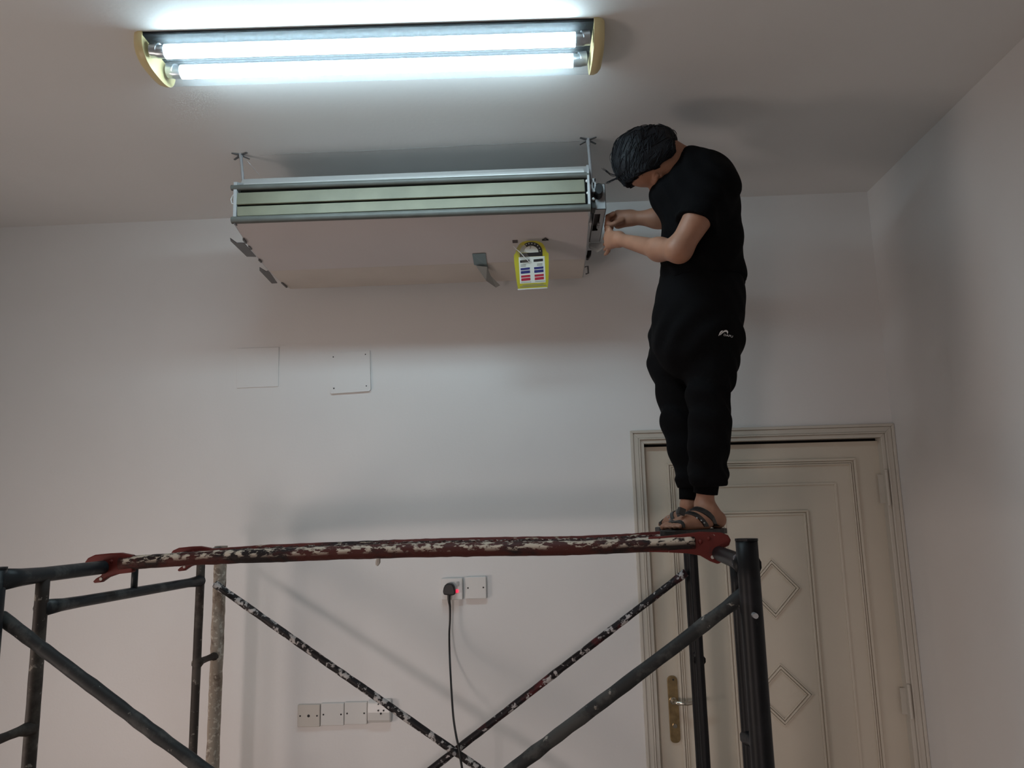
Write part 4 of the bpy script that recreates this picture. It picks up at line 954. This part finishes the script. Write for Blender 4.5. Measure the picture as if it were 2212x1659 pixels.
cz0 = P(1500, 1046, 2.45)[2]
for (x, y, Y, xb, yb, Yb, ra, rb, z1) in ((1527, 1040, 2.447, 1524, 1066, 2.455, 26, 24, 1070), (1491, 1048, 2.56, 1489, 1080, 2.56, 24, 21, 1080)):
    a = P(x, y-10, Y); b = P(xb, yb, Yb); CU = MB(); seg = 7; rings = []
    pts_ = [a+(b-a)*k/seg for k in range(seg+1)]; CU.tube(pts_+[b+(b-a)*-.02], [PX(ra)+(PX(rb)-PX(ra))*k/seg for k in range(seg+1)]+[PX(rb)*.86], 22)
    CU.build('ankle_cuff', M['cuff'], pants if False else man, smooth='all')
# logo on the thigh, laid on the cloth
bv = BVHTree.FromPolygons([tuple(v) for v in TR.V], [tuple(q_) for q_ in TR.Q.tolist()])
def oncloth(px, py, lift=.0016):
    d_ = Vector(ray(px, py)).normalized(); h_ = bv.ray_cast(Vector((0, 0, HC)), d_, 6)
    if h_[0] is None: p_ = Vector(atY(px, py, 2.36))+Vector((0, 0, HC))
    else: p_ = h_[0]
    p_ = p_-d_*lift; return np.array([p_.x, p_.y, p_.z-HC])
lz = lambda x, y: oncloth(1500+x/13.83, 660+y/13.83)
lg = MB()
def ribbon(a_, b_):
    n_ = len(a_); vs_ = [lz(*q_) for q_ in a_]+[lz(*q_) for q_ in b_]; lg.add(vs_, [(i, i+1, n_+i+1, n_+i) for i in range(n_-1)])
ribbon([(718, 905), (735, 860), (760, 800), (800, 755), (845, 745)], [(730, 905), (755, 870), (790, 820), (825, 785), (858, 755)])
ribbon([(760, 882), (800, 830), (850, 775), (900, 740), (950, 732), (990, 750), (1010, 790), (1000, 835)], [(775, 885), (815, 850), (860, 812), (905, 790), (940, 785), (965, 795), (978, 812), (972, 840)])
tv, tf = text_polys('DAPU')
xs_ = max(v[0] for v in tv)
lg.add([lz(866+x/xs_*275+y*18, 900+x/xs_*58-y*88) for x, y, z in tv], tf)
lg.build('thigh_logo', M['logo'], man)
# --- sandals
bvb = BVHTree.FromPolygons([tuple(v) for v in B.V], [tuple(q_) for q_ in B.Q.tolist()])
def sandal(W, sgn):
    sd = MB(); zb = -.0165
    outl = [(-.001, .0), (.006, .018), (.03, .030), (.08, .034), (.13, .040), (.19, .046), (.225, .038), (.245, .015), (.245, -.012), (.225, -.034), (.19, -.043), (.13, -.036), (.08, -.032), (.03, -.028), (.006, -.018)]
    sd.prism([W(a, b, zb) for a, b in outl], (0, 0, .0175)); so = sd.build('sandal', M['sandal'], man, bevel=.003)
    def band(a0, a1, w0, h0, wd, nm, th=.004, skew_=0.0):
        n_ = 18; mb = MB(); vs = []
        for k in range(n_+1):
            th_ = math.pi*k/n_; cb, sb = math.cos(th_), math.sin(th_)
            a_ = a0+(a1-a0)*sb+skew_*cb; prof_ = []
            for da in (-wd/2, wd/2):
                c_ = W(a_+da, 0, .008); o_ = W(a_+da, cb*.12, .008+sb*.16); dv = c_-o_; ln = np.linalg.norm(dv); dv = dv/ln
                h_ = bvb.ray_cast(Vector(o_)+Vector((0, 0, HC)), Vector(dv), ln)
                hp_ = o_+dv*h_[3] if h_[0] is not None else W(a_+da, cb*w0, sb*h0)
                prof_.append((hp_+dv*.001, hp_-dv*th))
            vs += [prof_[0][0], prof_[1][0], prof_[1][1], prof_[0][1]]
        fs = []
        for k in range(n_):
            for e_ in range(4): fs.append((k*4+e_, k*4+(e_+1) % 4, k*4+4+(e_+1) % 4, k*4+4+e_))
        fs += [(0, 1, 2, 3), tuple(n_*4+e_ for e_ in (3, 2, 1, 0))]
        mb.add(vs, fs).build(nm, M['sandal'], so, bevel=.001)
    band(.048, .122, .039, .072, .022, 'instep_strap'); band(.100, .155, .043, .046, .020, 'toe_strap'); band(.192, .200, .046, .031, .012, 'front_strap')
    mb = MB()
    for k in range(5):
        th_ = math.pi*(.93-.06*k) if sgn > 0 else math.pi*(.07+.06*k)
    for a_, b_, h_ in ((.120, .047, .020), (.130, .046, .028), (.143, .042, .036)):
        mb.ball(W(a_, b_, h_), .0028, 8, 5); mb.ball(W(a_, -b_, h_), .0028, 8, 5)
    mb.build('strap_studs', M['stud'], so, smooth=True)
    q0, q1 = W(.178, .012, .052), W(.205, .020, .062)
    mb = MB(); d_ = W(1, 0, 0)-W(0, 0, 0); l_ = W(0, 1, 0)-W(0, 0, 0); c_ = W(.182, .016, .047)
    if sgn > 0: mb.prism([c_+d_*a_+np.array([0, 0, h_]) for a_, h_ in ((-.004, -.004), (.018, .004), (.010, .024), (-.012, .016))], l_*.012).build('strap_end', M['sandal'], so, bevel=.001)
sandal(WN, 1); sandal(WF, -1)

bpy.context.view_layer.update()
